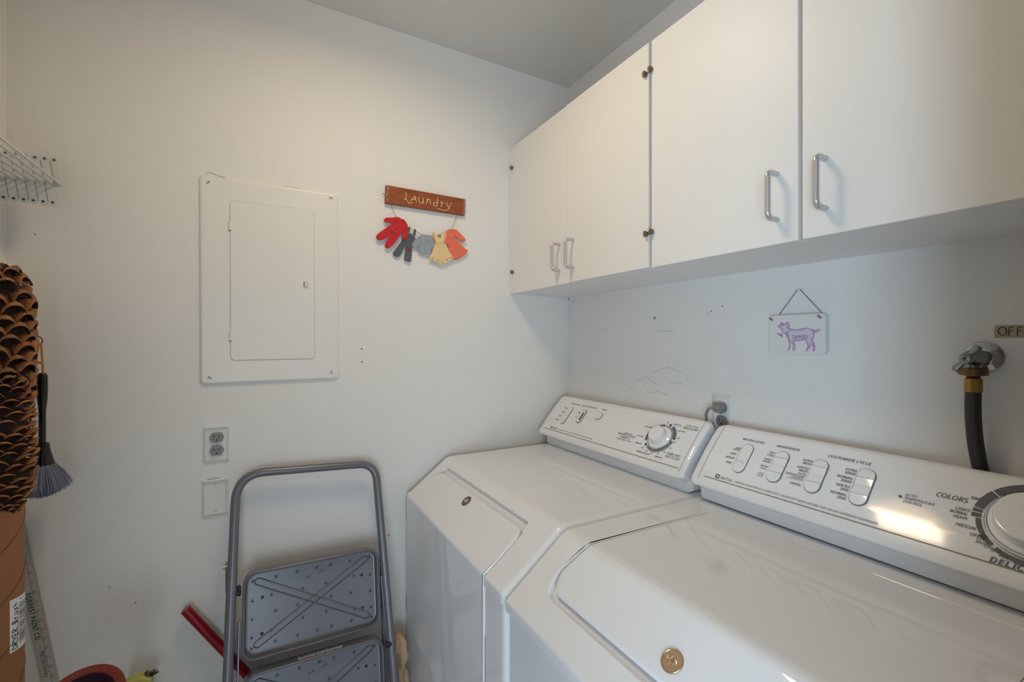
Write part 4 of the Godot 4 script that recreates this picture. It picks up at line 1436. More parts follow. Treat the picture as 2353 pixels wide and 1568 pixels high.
func electrical_panel() -> void:
	var t := thing("electrical_panel", "white painted electrical panel cover with a hinged inner door on the back wall", "electrical panel", Vector3(0.039, 1.53, ZB))
	var fr := Transform3D(Basis(Vector3(0, 0, 1), 0.004), Vector3(0.0390, 1.5295, ZB))
	var ol := rrect(0.381, 0.612, 0.013, 6)
	var b := Mb.new()
	# the cover dishes up from the wall to a flat face
	b.extrude(ol, fr, 0.0085, 0.0075, 5, false)
	part("cover", b, M.paint, t)
	var g := Mb.new()
	var dr := fr * Transform3D(Basis.IDENTITY, Vector3(0.0005, 0.0015, 0.0080))
	g.extrude(rrect(0.2322, 0.4782, 0.0125, 6), dr, 0.0008)
	part("door_gap_shade", g, M.seam, t)  # darker ring painted as the crevice shade round the door
	var d := Mb.new()
	d.extrude(rrect(0.2296, 0.4756, 0.0115, 6), dr, 0.0030, 0.0012, 3)
	var door := part("door", d, M.paint, t)
	for y in [0.1635, -0.165]:
		var h := Mb.new()
		var c := fr * Vector3(-0.1146, y, 0.0105)
		h.tube([c + Vector3(0, -0.0125, 0), c + Vector3(0, 0.0125, 0)], 0.0036, 12)
		part("hinge", h, M.paint, t)
		var hg := Mb.new()
		hg.box(c + Vector3(0, -0.0138, -0.0005), Vector3(0.006, 0.0014, 0.004))
		part("hinge_gap", hg, M.gap_shade, t)
	var l := Mb.new()
	var lc := fr * Vector3(0.0890, 0.0015, 0.0110)
	l.box(lc, Vector3(0.0045, 0.017, 0.008), 0.001)
	l.tube(smooth_line([lc + Vector3(0.002, 0.009, 0.001), lc + Vector3(0.0075, 0.004, 0.006), lc + Vector3(0.0075, -0.005, 0.006), lc + Vector3(0.002, -0.009, 0.001)]), 0.0012, 8)
	part("latch", l, M.paint, door)
	var lg := Mb.new()
	lg.box(lc + Vector3(-0.0035, -0.001, -0.002), Vector3(0.0022, 0.018, 0.006))
	part("latch_slot", lg, M.gap_shade, door)
	for s in [[-0.1672, 0.2848, 0.8], [0.1663, 0.2887, -0.2], [0.1663, -0.2814, 1.4], [-0.1665, -0.2851, -0.6]]:
		screw(t, fr * Vector3(s[0], s[1], 0.0083), Vector3(0, 0, 1), 0.0065, s[2])
	var pp := Mb.new()
	pp.tube([fr * Vector3(-0.172, 0.3095, 0.002), fr * Vector3(-0.170, 0.3155, 0.0015), fr * Vector3(-0.160, 0.3165, 0.001), fr * Vector3(-0.145, 0.3105, 0.001), fr * Vector3(-0.125, 0.3075, 0.002)], 0.0009, 6)
	part("paint_edge", pp, M.seam, t)
	pp = Mb.new()
	pp.tube([fr * Vector3(0.03, 0.3065, 0.002), fr * Vector3(0.075, 0.3068, 0.0015)], 0.0009, 6)
	part("paint_edge", pp, M.seam, t)

func plate_xf(at: Vector3, out: Vector3) -> Transform3D:
	return Transform3D(Basis(Vector3.UP.cross(out), Vector3.UP, out), at)

func duplex(t: Node, fr: Transform3D) -> void:
	for y in [0.0192, -0.0192]:
		var f := PackedVector2Array()
		for k in 32:
			var a := TAU * k / 32
			f.append(Vector2(clampf(0.0172 * cos(a), -0.0172, 0.0172), clampf(0.0172 * sin(a), -0.0140, 0.0140)))
		var b := Mb.new()
		b.extrude(f, fr * Transform3D(Basis.IDENTITY, Vector3(0, y, 0.0040)), 0.0028, 0.0006)
		var rc := part("receptacle", b, M.socket, t, "grey socket")
		for s in [[-0.0063, 0.003, 0.0022, 0.0080], [0.0063, 0.003, 0.0022, 0.0066]]:
			var g := Mb.new()
			g.extrude(rrect4(s[0] - s[2] * 0.5, s[0] + s[2] * 0.5, s[1] - s[3] * 0.5, s[1] + s[3] * 0.5, 0.0003, 1), fr * Transform3D(Basis.IDENTITY, Vector3(0, y, 0.0066)), 0.0004)
			part("slot", g, M.dark, rc)
		var h := Mb.new()
		ring_disc(h, fr * Transform3D(Basis.IDENTITY, Vector3(0, y - 0.0075, 0.0066)), 0.0001, 0.0026, 0.0004, 14)
		part("slot", h, M.dark, rc)

func outlets() -> void:
	var fr := plate_xf(Vector3(-0.1098, 1.0462, ZB), Vector3(0, 0, 1))
	var t := thing("wall_outlet", "white double outlet plate with grey sockets on the back wall below the electrical panel", "outlet", fr.origin, "double wall outlets")
	var b := Mb.new()
	b.extrude(rrect(0.0665, 0.1075, 0.004, 4), fr, 0.0055, 0.0045, 3, false)
	part("plate", b, M.white, t)
	duplex(t, fr)
	screw(t, fr * Vector3(0, 0, 0.0052), Vector3(0, 0, 1), 0.0028, 0.1)
	fr = plate_xf(Vector3(-0.1128, 0.8888, ZB), Vector3(0, 0, 1))
	fr.basis = fr.basis * Basis(Vector3(0, 0, 1), 0.006)
	t = thing("blank_plate", "plain white blank wall plate below the outlet on the back wall", "wall plate", fr.origin)
	b = Mb.new()
	b.extrude(rrect(0.0660, 0.1085, 0.003, 4), fr, 0.0060, 0.0045, 3, false)
	part("plate", b, M.white, t)
	screw(t, fr * Vector3(0, 0.0395, 0.0056), Vector3(0, 0, 1), 0.0030, 0.1)
	screw(t, fr * Vector3(0, -0.0395, 0.0056), Vector3(0, 0, 1), 0.0030, 1.2)
	var ed := Mb.new()
	ed.tube([fr * Vector3(-0.022, 0.0545, 0.001), fr * Vector3(-0.004, 0.0575, 0.002), fr * Vector3(0.014, 0.0552, 0.001)], 0.0012, 6)
	part("paint_edge", ed, M.seam, t)
	# the outlet behind the machines, with a plug in it
	fr = plate_xf(Vector3(XR, 1.1400, -0.8505), Vector3(-1, 0, 0))
	t = thing("wall_outlet", "white double outlet plate on the right wall behind the two machines' panels", "outlet", fr.origin, "double wall outlets")
	b = Mb.new()
	b.extrude(rrect(0.0670, 0.1145, 0.004, 4), fr, 0.0055, 0.0045, 3, false)
	part("plate", b, M.white, t)
	duplex(t, fr)
	screw(t, fr * Vector3(0, 0, 0.0052), Vector3(-1, 0, 0), 0.0028, 0.1)
	var pl := thing("power_cord", "grey plug and cord in the upper socket behind the two machines' panels", "power cord", Vector3(XR - 0.008, 1.1592, -0.8505))
	var pb := Mb.new()
	var px := plate_xf(Vector3(XR - 0.0072, 1.1592, -0.8505), Vector3(-1, 0, 0))
	pb.extrude(rrect(0.0345, 0.029, 0.0125, 6), px, 0.017, 0.005, 3)
	pb.box(px * Vector3(0.004, 0.002, 0.022), Vector3(0.030, 0.016, 0.017), 0.005, px.basis * Basis(Vector3(0, 1, 0), -0.5))
	part("plug", pb, M.plug, pl)
	var cb := Mb.new()
	var s0 := px * Vector3(-0.004, 0.001, 0.024)
	cb.tube(smooth_line([Vector3(1.134, 1.1590, -0.857), Vector3(1.129, 1.156, -0.868), Vector3(1.132, 1.140, -0.880), Vector3(1.140, 1.118, -0.886), Vector3(1.148, 1.08, -0.888), Vector3(1.151, 0.98, -0.888), Vector3(1.151, 0.80, -0.888)], 5), 0.0042, 10)
	part("cord", cb, M.plug, pl)

func water_valve() -> void:
	var c := Vector3(XR, 1.3205, -0.311)
	var t := thing("water_valve", "chrome water valve with a lever handle and round wall flange beside the tape", "valve", c)
	var out := Transform3D(Basis(Vector3(0, 0, 1), PI * 0.5), c)
	var b := Mb.new()
	b.lathe([Vector2(0.0285, 0.0), Vector2(0.0285, 0.002), Vector2(0.027, 0.004), Vector2(0.021, 0.0075), Vector2(0.0165, 0.009), Vector2(0.0155, 0.0105), Vector2(0.011, 0.011), Vector2(0.0001, 0.011)], out, 40)
	part("flange", b, M.chrome, t)
	b = Mb.new()
	b.lathe([Vector2(0.0105, 0.008), Vector2(0.0105, 0.024), Vector2(0.0145, 0.026), Vector2(0.0150, 0.034), Vector2(0.0150, 0.048), Vector2(0.0125, 0.052), Vector2(0.0115, 0.060), Vector2(0.0085, 0.064), Vector2(0.0085, 0.074), Vector2(0.0001, 0.075)], out, 24)
	b.lathe([Vector2(0.0001, -0.020), Vector2(0.0105, -0.020), Vector2(0.0110, -0.012), Vector2(0.0120, 0.0)], Transform3D(Basis.IDENTITY, Vector3(1.125, 1.318, -0.3138)), 20)
	part("body", b, M.metal_old, t)
	b = Mb.new()
	var hub := Vector3(1.0835, 1.3195, -0.3105)
	b.lathe([Vector2(0.0095, -0.004), Vector2(0.0100, 0.003), Vector2(0.0090, 0.008), Vector2(0.006, 0.010), Vector2(0.0001, 0.0105)], Transform3D(Basis(Vector3(0, 0, 1), PI * 0.5), hub), 20)
	var lv := Vector3(0, 0.0205, 0.0150)
	b.tube([hub + lv * 0.2, hub + lv * 0.45, hub + lv * 0.9, hub + lv * 1.05], 0.005, 12, true, false, [0.0065, 0.0050, 0.0068, 0.0050])
	b.tube([hub - lv * 0.2, hub - lv * 0.45, hub - lv * 0.9, hub - lv * 1.08], 0.005, 12, true, false, [0.0065, 0.0050, 0.0074, 0.0055])
	var lever := part("lever_handle", b, M.metal_old, t)
	b = Mb.new()
	b.box(hub + Vector3(-0.0105, 0, 0), Vector3(0.0012, 0.0012, 0.006))
	b.box(hub + Vector3(-0.0105, 0, 0), Vector3(0.0012, 0.006, 0.0012))
	part("screw", b, M.gap, lever)
	var hz := -0.3138
	var h := thing("water_hose", "dark grey rubber hose with brass couplings running down behind the washing machine's panel", "hose", Vector3(1.125, 1.30, hz))
	b = Mb.new()
	var pr := []
	for q in [Vector2(0.0110, 0.0), Vector2(0.0190, 0.0), Vector2(0.0205, 0.002), Vector2(0.0205, 0.011), Vector2(0.0190, 0.013), Vector2(0.0095, 0.013)]:
		pr.append(q)
	b.lathe(pr, Transform3D(Basis.IDENTITY, Vector3(1.125, 1.2885, hz)), 12)
	b.lathe([Vector2(0.0100, -0.002), Vector2(0.0105, 0.0), Vector2(0.0085, 0.0025), Vector2(0.0110, 0.0045), Vector2(0.0110, 0.007)], Transform3D(Basis.IDENTITY, Vector3(1.125, 1.2825, hz)), 20)
	part("coupling_nut", b, M.brass_dull, h)
	b = Mb.new()
	b.lathe([Vector2(0.0100, 0.0), Vector2(0.0125, 0.0008), Vector2(0.0125, 0.0235), Vector2(0.0115, 0.025), Vector2(0.009, 0.025)], Transform3D(Basis.IDENTITY, Vector3(1.125, 1.2575, hz)), 8)
	part("ferrule", b, M.brass, h)
	b = Mb.new()
	b.tube(smooth_line([Vector3(1.125, 1.262, hz), Vector3(1.125, 1.235, hz - 0.0005), Vector3(1.128, 1.205, -0.3145), Vector3(1.134, 1.165, -0.3135), Vector3(1.143, 1.125, -0.3105), Vector3(1.150, 1.08, -0.305), Vector3(1.1515, 1.0, -0.295), Vector3(1.1515, 0.80, -0.28)], 6), 0.0112, 18)
	part("hose", b, M.rubber, h)

func tape_label() -> void:
	var t := thing("tape_label", "strip of tan masking tape hand-lettered OFF above the water valve", "label", Vector3(XR, 1.367, -0.262))
	var b := Mb.new()
	var fr := plate_xf(Vector3(XR - 0.0002, 1.3670, -0.262), Vector3(-1, 0, 0))
	# x of this frame runs along +z
	b.extrude(PackedVector2Array([Vector2(-0.0345, -0.0115), Vector2(0.034, -0.0112), Vector2(0.035, -0.004), Vector2(0.034, 0.003), Vector2(0.0345, 0.0112), Vector2(-0.0345, 0.0112), Vector2(-0.0350, 0.002)]), fr, 0.0006)
	part("tape", b, M.tape, t)
	var k := Mb.new()
	var o := []
	for i in 17:
		var a := TAU * i / 16.0 + 1.4
		o.append(fr * Vector3(-0.0245 + 0.0053 * cos(a), 0.0005 + 0.0075 * sin(a), 0.0007))
	k.tube(o, 0.0007, 6)
	for f in [-0.0167, -0.0062]:
		k.tube([fr * Vector3(f, -0.0078, 0.0007), fr * Vector3(f + 0.0003, 0.0072, 0.0007), fr * Vector3(f + 0.0066, 0.0080, 0.0007)], 0.0007, 6)
		k.tube([fr * Vector3(f + 0.0002, 0.0008, 0.0007), fr * Vector3(f + 0.0052, 0.0008, 0.0007)], 0.0007, 6)
	part("lettering", k, M.print_dark, t)

func wall_marks(wr: Node, wb: Node) -> void:
	# scuffs and cracks in the paint of the right wall: (y, z) runs
	for s in [[1.2446, -1.1103, 1.2583, -1.0755, 1.2637, -1.0461, 1.2587, -1.0257, 1.2513, -0.9979], [1.212, -1.1942, 1.2115, -1.1773, 1.2249, -1.1513, 1.2194, -1.1328, 1.2094, -1.1081, 1.2091, -1.0993], [1.2098, -1.042, 1.2181, -1.0117, 1.2118, -0.9883], [1.1791, -1.1429, 1.1732, -1.1238, 1.1813, -1.0927, 1.1739, -1.0606, 1.1758, -1.0481], [1.18, -1.228, 1.1842, -1.2214, 1.1779, -1.204], [1.3923, -1.3719, 1.3912, -1.3533, 1.3842, -1.3533], [1.3843, -1.1037, 1.3819, -1.0627, 1.3827, -1.0217], [1.4303, -0.9025, 1.4345, -0.8940, 1.438, -0.8871]]:
		var p := []
		for i in range(0, s.size(), 2):
			p.append(Vector3(XR, s[i], s[i + 1]))
		var b := Mb.new()
		b.tube(smooth_line(p), 0.0006, 5)
		part("scuff_mark", b, M.scuff, wr)
	for s in [[1.4303, -0.9025, 0.0016], [1.4380, -0.8871, 0.0018], [1.4503, -0.8507, 0.0018], [1.5330, -1.5960, 0.0030], [1.5260, -1.5940, 0.0015], [1.4695, -1.3945, 0.0016]]:
		var b := Mb.new()
		ring_disc(b, plate_xf(Vector3(XR, s[0], s[1]), Vector3(-1, 0, 0)), 0.0001, s[2], 0.0006, 12)
		part("nail_hole", b, M.gap if s[2] > 0.0017 else M.scuff, wr)
	for s in [[0.3038, 1.3234, 0.0024], [0.3038, 1.279, 0.0024], [-0.4985, 1.6210, 0.0022], [-0.353, 0.6860, 0.0022], [-0.298, 0.6290, 0.0022]]:
		var b := Mb.new()
		ring_disc(b, plate_xf(Vector3(s[0], s[1], ZB), Vector3(0, 0, 1)), 0.0001, s[2], 0.0006, 12)
		part("nail_hole", b, M.gap if s[0] > 0.0 else M.scuff, wb)
	for s in [[0.3025, 1.489, 0.007], [0.302, 1.455, 0.006], [0.2385, 1.2435, 0.005], [0.118, 0.7650, 0.004]]:
		var b := Mb.new()
		b.lathe([Vector2(s[2], -0.0005), Vector2(s[2] * 0.8, 0.0010), Vector2(s[2] * 0.4, 0.0014), Vector2(0.0001, 0.0010)], Transform3D(Basis(Vector3(1, 0, 0), PI * 0.5), Vector3(s[0], s[1], ZB)), 18)
		part("filler_patch", b, M.wall, wb)
	var s := Mb.new()
	s.lathe([Vector2(0.0042, 0.0), Vector2(0.0042, 0.0010), Vector2(0.0034, 0.0016), Vector2(0.0024, 0.0012), Vector2(0.0020, 0.0002)], Transform3D(Basis(Vector3(0, 0, 1), PI * 0.5), Vector3(XR, 1.4271, -1.1068)), 18)
	s.lathe([Vector2(0.0020, 0.0), Vector2(0.0020, 0.0004), Vector2(0.0001, 0.0004)], Transform3D(Basis(Vector3(0, 0, 1), PI * 0.5), Vector3(XR, 1.4271, -1.1068)), 12)
	single("wall_anchor", s, M.metal_old, "small round metal wall anchor set in the right wall under the cabinets", "wall anchor", Vector3(XR, 1.4271, -1.1068))
	# the painted bead of caulk where the back wall meets the ceiling and the side walls
	var c := Mb.new()
	c.tube([Vector3(XL, CEIL - 0.001, ZB + 0.001), Vector3(XR, CEIL - 0.001, ZB + 0.001)], 0.004, 8)
	struct("trim_1", c, M.wall)
	c = Mb.new()
	c.tube([Vector3(XL + 0.0005, 0, ZB + 0.0005), Vector3(XL + 0.0005, CEIL, ZB + 0.0005)], 0.0025, 8)
	struct("trim_2", c, M.wall)

func drying_rack() -> void:
	var z := -1.50
	var t := thing("drying_rack", "white folding accordion drying rack with round rods high in the left corner", "drying rack", Vector3(XL, 1.735, z))
	var sp := 0.0168
	var xm := -0.4266
	var ym := 1.7360
	var n := 8
	var hl := 0.0515
	var strip := func(x0: float, y0: float, x1: float, y1: float, zz: float, eye0: bool, eye1: bool) -> void:
		var d := Vector2(x1 - x0, y1 - y0)
		var l := d.length()
		var ang := d.angle()
		var b := Mb.new()
		var xf := Transform3D(Basis(Vector3(0, 0, 1), ang), Vector3((x0 + x1) * 0.5, (y0 + y1) * 0.5, zz))
		b.extrude(pill_h(l + 0.015, 0.0148), xf, 0.0016, 0.0004, 1)
		var s := part("lattice_strip", b, M.rack, t)
		for e in [[x0, y0, eye0], [x1, y1, eye1]]:
			if e[2]:
				var r := Mb.new()
				ring_disc(r, Transform3D(Basis.IDENTITY, Vector3(e[0], e[1], zz + 0.0014)), 0.0017, 0.0034, 0.0012, 14)
				part("eyelet", r, M.metal_old, s)
				r = Mb.new()
				ring_disc(r, Transform3D(Basis.IDENTITY, Vector3(e[0], e[1], zz + 0.0014)), 0.0001, 0.0018, 0.0005, 10)
				part("eyelet_hole", r, M.dark, s)
	for k in n:
		var xa := xm - sp * (k + 0.5)   # a hinge at the top and at the foot
		if xa < XL + 0.004:
			break
		# the front strip runs from this top hinge down to the next foot, or to the last rod
		if k == 0:
			strip.call(xa + 0.0015, ym + hl, xm + 0.0015, ym - 0.002, z, true, false)
			strip.call(xa - 0.001, ym - hl, xm - 0.001, ym, z - 0.0022, false, false)
		if xa - sp > XL + 0.004:
			strip.call(xa - sp + 0.0015, ym + hl, xa - 0.001, ym - hl, z, true, true)
			strip.call(xa + 0.0015, ym + hl, xa - sp - 0.001, ym - hl, z - 0.0022, false, false)
	for k in n:
		var x := xm - sp * k
		if x < XL + 0.006:
			break
		var r := Mb.new()
		r.tube([Vector3(x, ym - 0.002, z - 0.003), Vector3(x, ym - 0.002, -0.62)], 0.0030, 12)
		var rod := part("rod", r, M.rack, t)
		r = Mb.new()
		r.lathe([Vector2(0.0055, 0.0), Vector2(0.0055, 0.004), Vector2(0.0045, 0.006), Vector2(0.0034, 0.010), Vector2(0.0030, 0.010)], Transform3D(Basis(Vector3(1, 0, 0), PI * 0.5), Vector3(x, ym - 0.002, z + 0.0014)), 14)
		part("rod_collar", r, M.rack, rod)
	# the matching lattice at the near end and the wall brackets
	for zz in [-0.62]:
		for k in n:
			var xa := xm - sp * (k + 0.5)
			if xa - sp > XL + 0.004:
				strip.call(xa - sp, ym + hl, xa, ym - hl, zz, false, false)
	for zz in [z, -0.62]:
		var b := Mb.new()
		b.box(Vector3(XL + 0.003, ym, zz), Vector3(0.006, 0.13, 0.024), 0.001)
		part("wall_bracket", b, M.rack, t)

func pill_h(l: float, w: float) -> PackedVector2Array:
	return rrect(l, w, w * 0.5 - 0.0001, 6)

# ---------------------------------------------------------------- the step stool leaning on the back wall
const LN := Vector3(0, 0.24600, 0.96927)
func lad(x: float, y: float, h := 0.0) -> Vector3:
	return Vector3(x, y, -1.567 + 0.25381 * (0.985 - y)) + LN * h

func step_ladder() -> void:
	var t := thing("step_ladder", "grey metal folding step ladder leaning against the back wall beside the dryer", "step ladder", Vector3(0.14, 0, -1.32))
	var b := Mb.new()
	var p := rounded([[-0.087, 0.012], [-0.0585, 0.9585, 0.075], [0.3395, 0.9405, 0.060], [0.3725, 0.012]], false, 9)
	var q := []
	for v in p:
		q.append(lad(v.x, v.y))
	b.tube(q, 0.0124, 18)
	part("front_frame", b, M.ladder, t)
	b = Mb.new()
	q = [lad(-0.080, 0.012, -0.085), lad(-0.0765, 0.55, -0.030), lad(-0.070, 0.735, -0.016)]
	b.tube(q, 0.0090, 14)
	part("rear_leg", b, M.ladder, t)
	b = Mb.new()
	b.tube([lad(0.350, 0.012, -0.085), lad(0.349, 0.55, -0.032), lad(0.352, 0.700, -0.020)], 0.0090, 14)
	part("rear_leg", b, M.ladder, t)
	for s in [[-0.0770, 0.720, -1.0], [0.3620, 0.719, 1.0]]:
		b = Mb.new()
		b.tube([lad(s[0] - s[2] * 0.02, s[1], 0), lad(s[0] + s[2] * 0.010, s[1], 0)], 0.0030, 10)
		b.tube([lad(s[0] + s[2] * 0.006, s[1], 0), lad(s[0] + s[2] * 0.012, s[1], 0)], 0.0070, 6)
		part("bolt", b, M.steel, t)
	b = Mb.new()
	b.box(lad(-0.0815, 0.690, -0.012), Vector3(0.003, 0.085, 0.014), 0.001)
	part("bracket", b, M.ladder, t)
	# chrome link rods along the insides
	for s in [[[-0.0490, 0.575], [-0.0535, 0.250]], [[0.3395, 0.600], [0.3540, 0.230]]]:
		b = Mb.new()
		b.tube([lad(s[0][0], s[0][1], -0.004), lad(s[1][0], s[1][1], -0.004)], 0.0026, 10)
		part("link_rod", b, M.metal_old, t)
	for s in [[-0.0500, 0.652], [0.3430, 0.655]]:
		b = Mb.new()
		b.box(lad(s[0], s[1], 0.0), Vector3(0.010, 0.030, 0.010), 0.003)
		b.tube([lad(s[0] - 0.006, s[1] - 0.006, 0.002), lad(s[0] + 0.006, s[1] - 0.006, 0.002)], 0.0055, 10)
		part("pivot", b, M.dark, t)
	b = Mb.new()
	b.tube([lad(0.3405, 0.410, 0.006), lad(0.3565, 0.412, 0.006)], 0.0085, 14)
	part("end_cap", b, M.dark, t)
	for s in [-0.087, 0.3725]:
		b = Mb.new()
		b.tube([lad(s, 0.006), lad(s, 0.035)], 0.0145, 14)
		part("rubber_foot", b, M.dark, t)
	for s in [-0.080, 0.350]:
		b = Mb.new()
		b.tube([lad(s, 0.006, -0.086), lad(s, 0.03, -0.084)], 0.0125, 14)
		part("rubber_foot", b, M.dark, t)
	step_tray(t, 0.1455, 0.5780, 0.0, -0.014)
	step_tray(t, 0.1465, 0.3285, 0.004, -0.014)
	# pictogram stickers on the upper edge of the lower tray
	var gx := tray_frame(0.1465, 0.3285, 0.004, -0.014)
	for k in 5:
		var sx := Transform3D(Basis(Vector3(1, 0, 0), Vector3(0, 0, -1), Vector3(0, 1, 0)), Vector3(-0.0400 + 0.0245 * k, 0.1142, -0.0185))
		b = Mb.new()
		b.extrude(rrect(0.0222, 0.0200, 0.001, 2), gx * sx, 0.0006)
		var st := part("sticker", b, M.white, t, "white pictogram sticker")
		var pb := Mb.new()
		var cx := gx * sx
		pb.tube([cx * Vector3(-0.007, -0.004, 0.0007), cx * Vector3(-0.001, 0.001, 0.0007), cx * Vector3(0.006, 0.004, 0.0007)], 0.0007, 5)
		pb.tube([cx * Vector3(-0.003, -0.005, 0.0007), cx * Vector3(0.003, 0.002, 0.0007), cx * Vector3(0.007, -0.002, 0.0007)], 0.0006, 5)
		part("pictogram", pb, M.print_dark if k < 2 else M.print_violet, st)

func tray_frame(x: float, y: float, h: float, ang: float) -> Transform3D:
	var up := Vector3(1, 0, 0).cross(LN) * -1.0
	return Transform3D(Basis(Vector3(1, 0, 0), up, LN) * Basis(Vector3(0, 0, 1), ang), lad(x, y, h))

func step_tray(t: Node, x: float, y: float, h: float, ang: float) -> void:
	var f := tray_frame(x, y, h, ang)
	var W := 0.3760
	var H := 0.2280
	var ol := rrect(W, H, 0.036, 8)
	var rings := []
	for s in [[0.0, -0.048], [0.0, -0.004], [0.0004, -0.0015], [0.0016, 0.0], [0.0036, 0.0006], [0.0056, -0.0002], [0.0066, -0.002], [0.0076, -0.018], [0.0098, -0.0255], [0.0140, -0.0270]]:
		rings.append(Mb.at(Mb.inset(ol, s[0]), f, s[1]))
	var b := Mb.new()
	b.loft(rings)
	var fl: Array = rings[-1]
	b.fan(fl, false)
	var tray := part("step_tray", b, M.ladder, t)
	# pressed cross rib
	var d := Vector2(W - 0.06, H - 0.055)
	var k := 0
	for s in [1.0, -1.0]:
		b = Mb.new()
		b.extrude(pill_h(d.length(), 0.021), f * Transform3D(Basis(Vector3(0, 0, 1), s * d.angle()), Vector3(0, 0, -0.0270)), 0.0034 + 0.0003 * k, 0.0026, 3, false)
		part("cross_rib", b, M.ladder, tray)
		k += 1
	var pos := [[-0.455, 0.40], [-0.29, 0.40], [-0.13, 0.405], [0.02, 0.405], [-0.455, 0.155], [-0.32, 0.185], [-0.455, -0.07], [-0.29, -0.03], [-0.13, -0.02], [-0.09, 0.17], [-0.455, -0.29], [-0.32, -0.26], [-0.455, -0.42], [-0.29, -0.40], [-0.13, -0.405], [0.02, -0.405], [-0.09, -0.20]]
	var burr := Mb.new()
	var eye := Mb.new()
	for q in pos:
		for s in ([1.0, -1.0] if absf(q[0] - 0.02) > 0.001 else [1.0]):
			var c := f * Transform3D(Basis.IDENTITY, Vector3(q[0] * s * W * 0.955, q[1] * H * 0.93, -0.0270))
			ring_disc(burr, c, 0.0030, 0.0056, 0.0020, 12)
			ring_disc(eye, c, 0.0001, 0.0036, 0.0014, 10)
	for q in [[-0.385, 0.175], [-0.385, -0.27]]:
		for s in [1.0, -1.0]:
			ring_disc(eye, f * Transform3D(Basis.IDENTITY, Vector3(q[0] * s * W * 0.955, q[1] * H * 0.93, -0.0270)), 0.0001, 0.0046, 0.0008, 12)
	var o := part("grip_burr", burr, M.ladder, tray)
	o.set_meta("kind", "stuff")
	o = part("punched_hole", eye, M.dark, tray)
	o.set_meta("kind", "stuff")
	for s in [-1.0, 1.0]:
		b = Mb.new()
		var c := f * Vector3(0.004 + 0.019 * s, 0.066 + 0.004 * s, -0.0265)
		b.tube([c + f.basis * Vector3(-0.008, -0.003, 0.0), c + f.basis * Vector3(-0.007, 0.0035, 0.0015), c + f.basis * Vector3(0.007, 0.0045, 0.0015)], 0.0011, 6)
		part("pressed_slot", b, M.metal_old, tray)

# ---------------------------------------------------------------- what leans and hangs in the left corner
func red_stick() -> void:
	var b := Mb.new()
	var a := Vector3(-0.1835, 0.592, -1.572)
	var d := Vector3(0.19, 0.018, -1.555)
	var u := (a - d).normalized()
	b.tube([d, a - u * 0.004, a - u * 0.0012, a], 0.0130, 20, true, false, [0.0130, 0.0130, 0.0122, 0.0108])
	single("handle_stick", b, mat(Color(0.54, 0.03, 0.13), 0.22), "glossy red stick leaning on the wall behind the grey step ladder", "stick", d)

func cloth_bundle() -> void:
	var b := Mb.new()
	var n := FastNoiseLite.new()
	n.seed = 21
	n.frequency = 14.0
	n.fractal_octaves = 3
	var rings := []
	for i in 34:
		var u := i / 33.0
		var y := 0.375 * u
		var r := 0.040 * (1.0 - 0.25 * u) * (1.0 if u < 0.9 else sqrt(maxf(0.0, 1.0 - pow((u - 0.9) / 0.1, 2.0))))
		var ring := []
		for k in 36:
			var a := -TAU * k / 36.0
			var q := Vector3(cos(a), 0, sin(a))
			var w := 1.0 + 0.75 * n.get_noise_3d(q.x * 0.05, y * 0.9, q.z * 0.05) + 0.12 * sin(a * 5.0 + y * 30.0)
			ring.append(Vector3(0.4040 + q.x * r * w * 0.72, y + 0.001, -1.515 + q.z * r * w))
		rings.append(ring)
	b.loft(rings, true, true, true)
	var m := relief(mat(Color(0.78, 0.66, 0.53), 0.9), noise_tex(0.06, 256, 3, 5), 0.12, 14.0)
	single("cloth_bundle", b, m, "crumpled beige cloth bundle wedged between the step ladder and the dryer", "cloth", Vector3(0.4075, 0, -1.515))

func red_bowl() -> void:
	var c := Vector3(-0.308, 0.647, -1.169)
	var n := Vector3(-0.148, 0.845, 0.513).normalized()
	var x := n.cross(Vector3(0, 0, 1)).normalized()
	var xf := Transform3D(Basis(x, n, x.cross(n)), c)
	var foot := c - n * (c.y / n.y) + n * 0.012
	var t := thing("bowl", "red-brown bowl with a thick rim and dark purple inside, in front of the yardstick", "bowl", foot)
	var b := Mb.new()
	b.lathe([Vector2(0.018, -0.085), Vector2(0.030, -0.080), Vector2(0.060, -0.058), Vector2(0.071, -0.030), Vector2(0.0745, -0.010), Vector2(0.0755, -0.003), Vector2(0.0735, 0.0005), Vector2(0.0700, 0.0010), Vector2(0.0615, -0.001), Vector2(0.0595, -0.003)], xf, 48)
	var cup := part("bowl_shell", b, mat(Color(0.47, 0.155, 0.115), 0.38), t)
	b = Mb.new()
	b.lathe([Vector2(0.0605, -0.0016), Vector2(0.0590, -0.006), Vector2(0.0570, -0.014), Vector2(0.0545, -0.018), Vector2(0.0535, -0.026), Vector2(0.046, -0.043), Vector2(0.032, -0.056), Vector2(0.016, -0.062), Vector2(0.0001, -0.063)], xf, 48)
	part("bowl_inside", b, mat(Color(0.24, 0.12, 0.17), 0.4), cup, "dark purple inside")
	b = Mb.new()
	b.tube([foot, c - n * 0.075], 0.0105, 16)
	part("handle", b, mat(Color(0.62, 0.46, 0.30), 0.5), t)

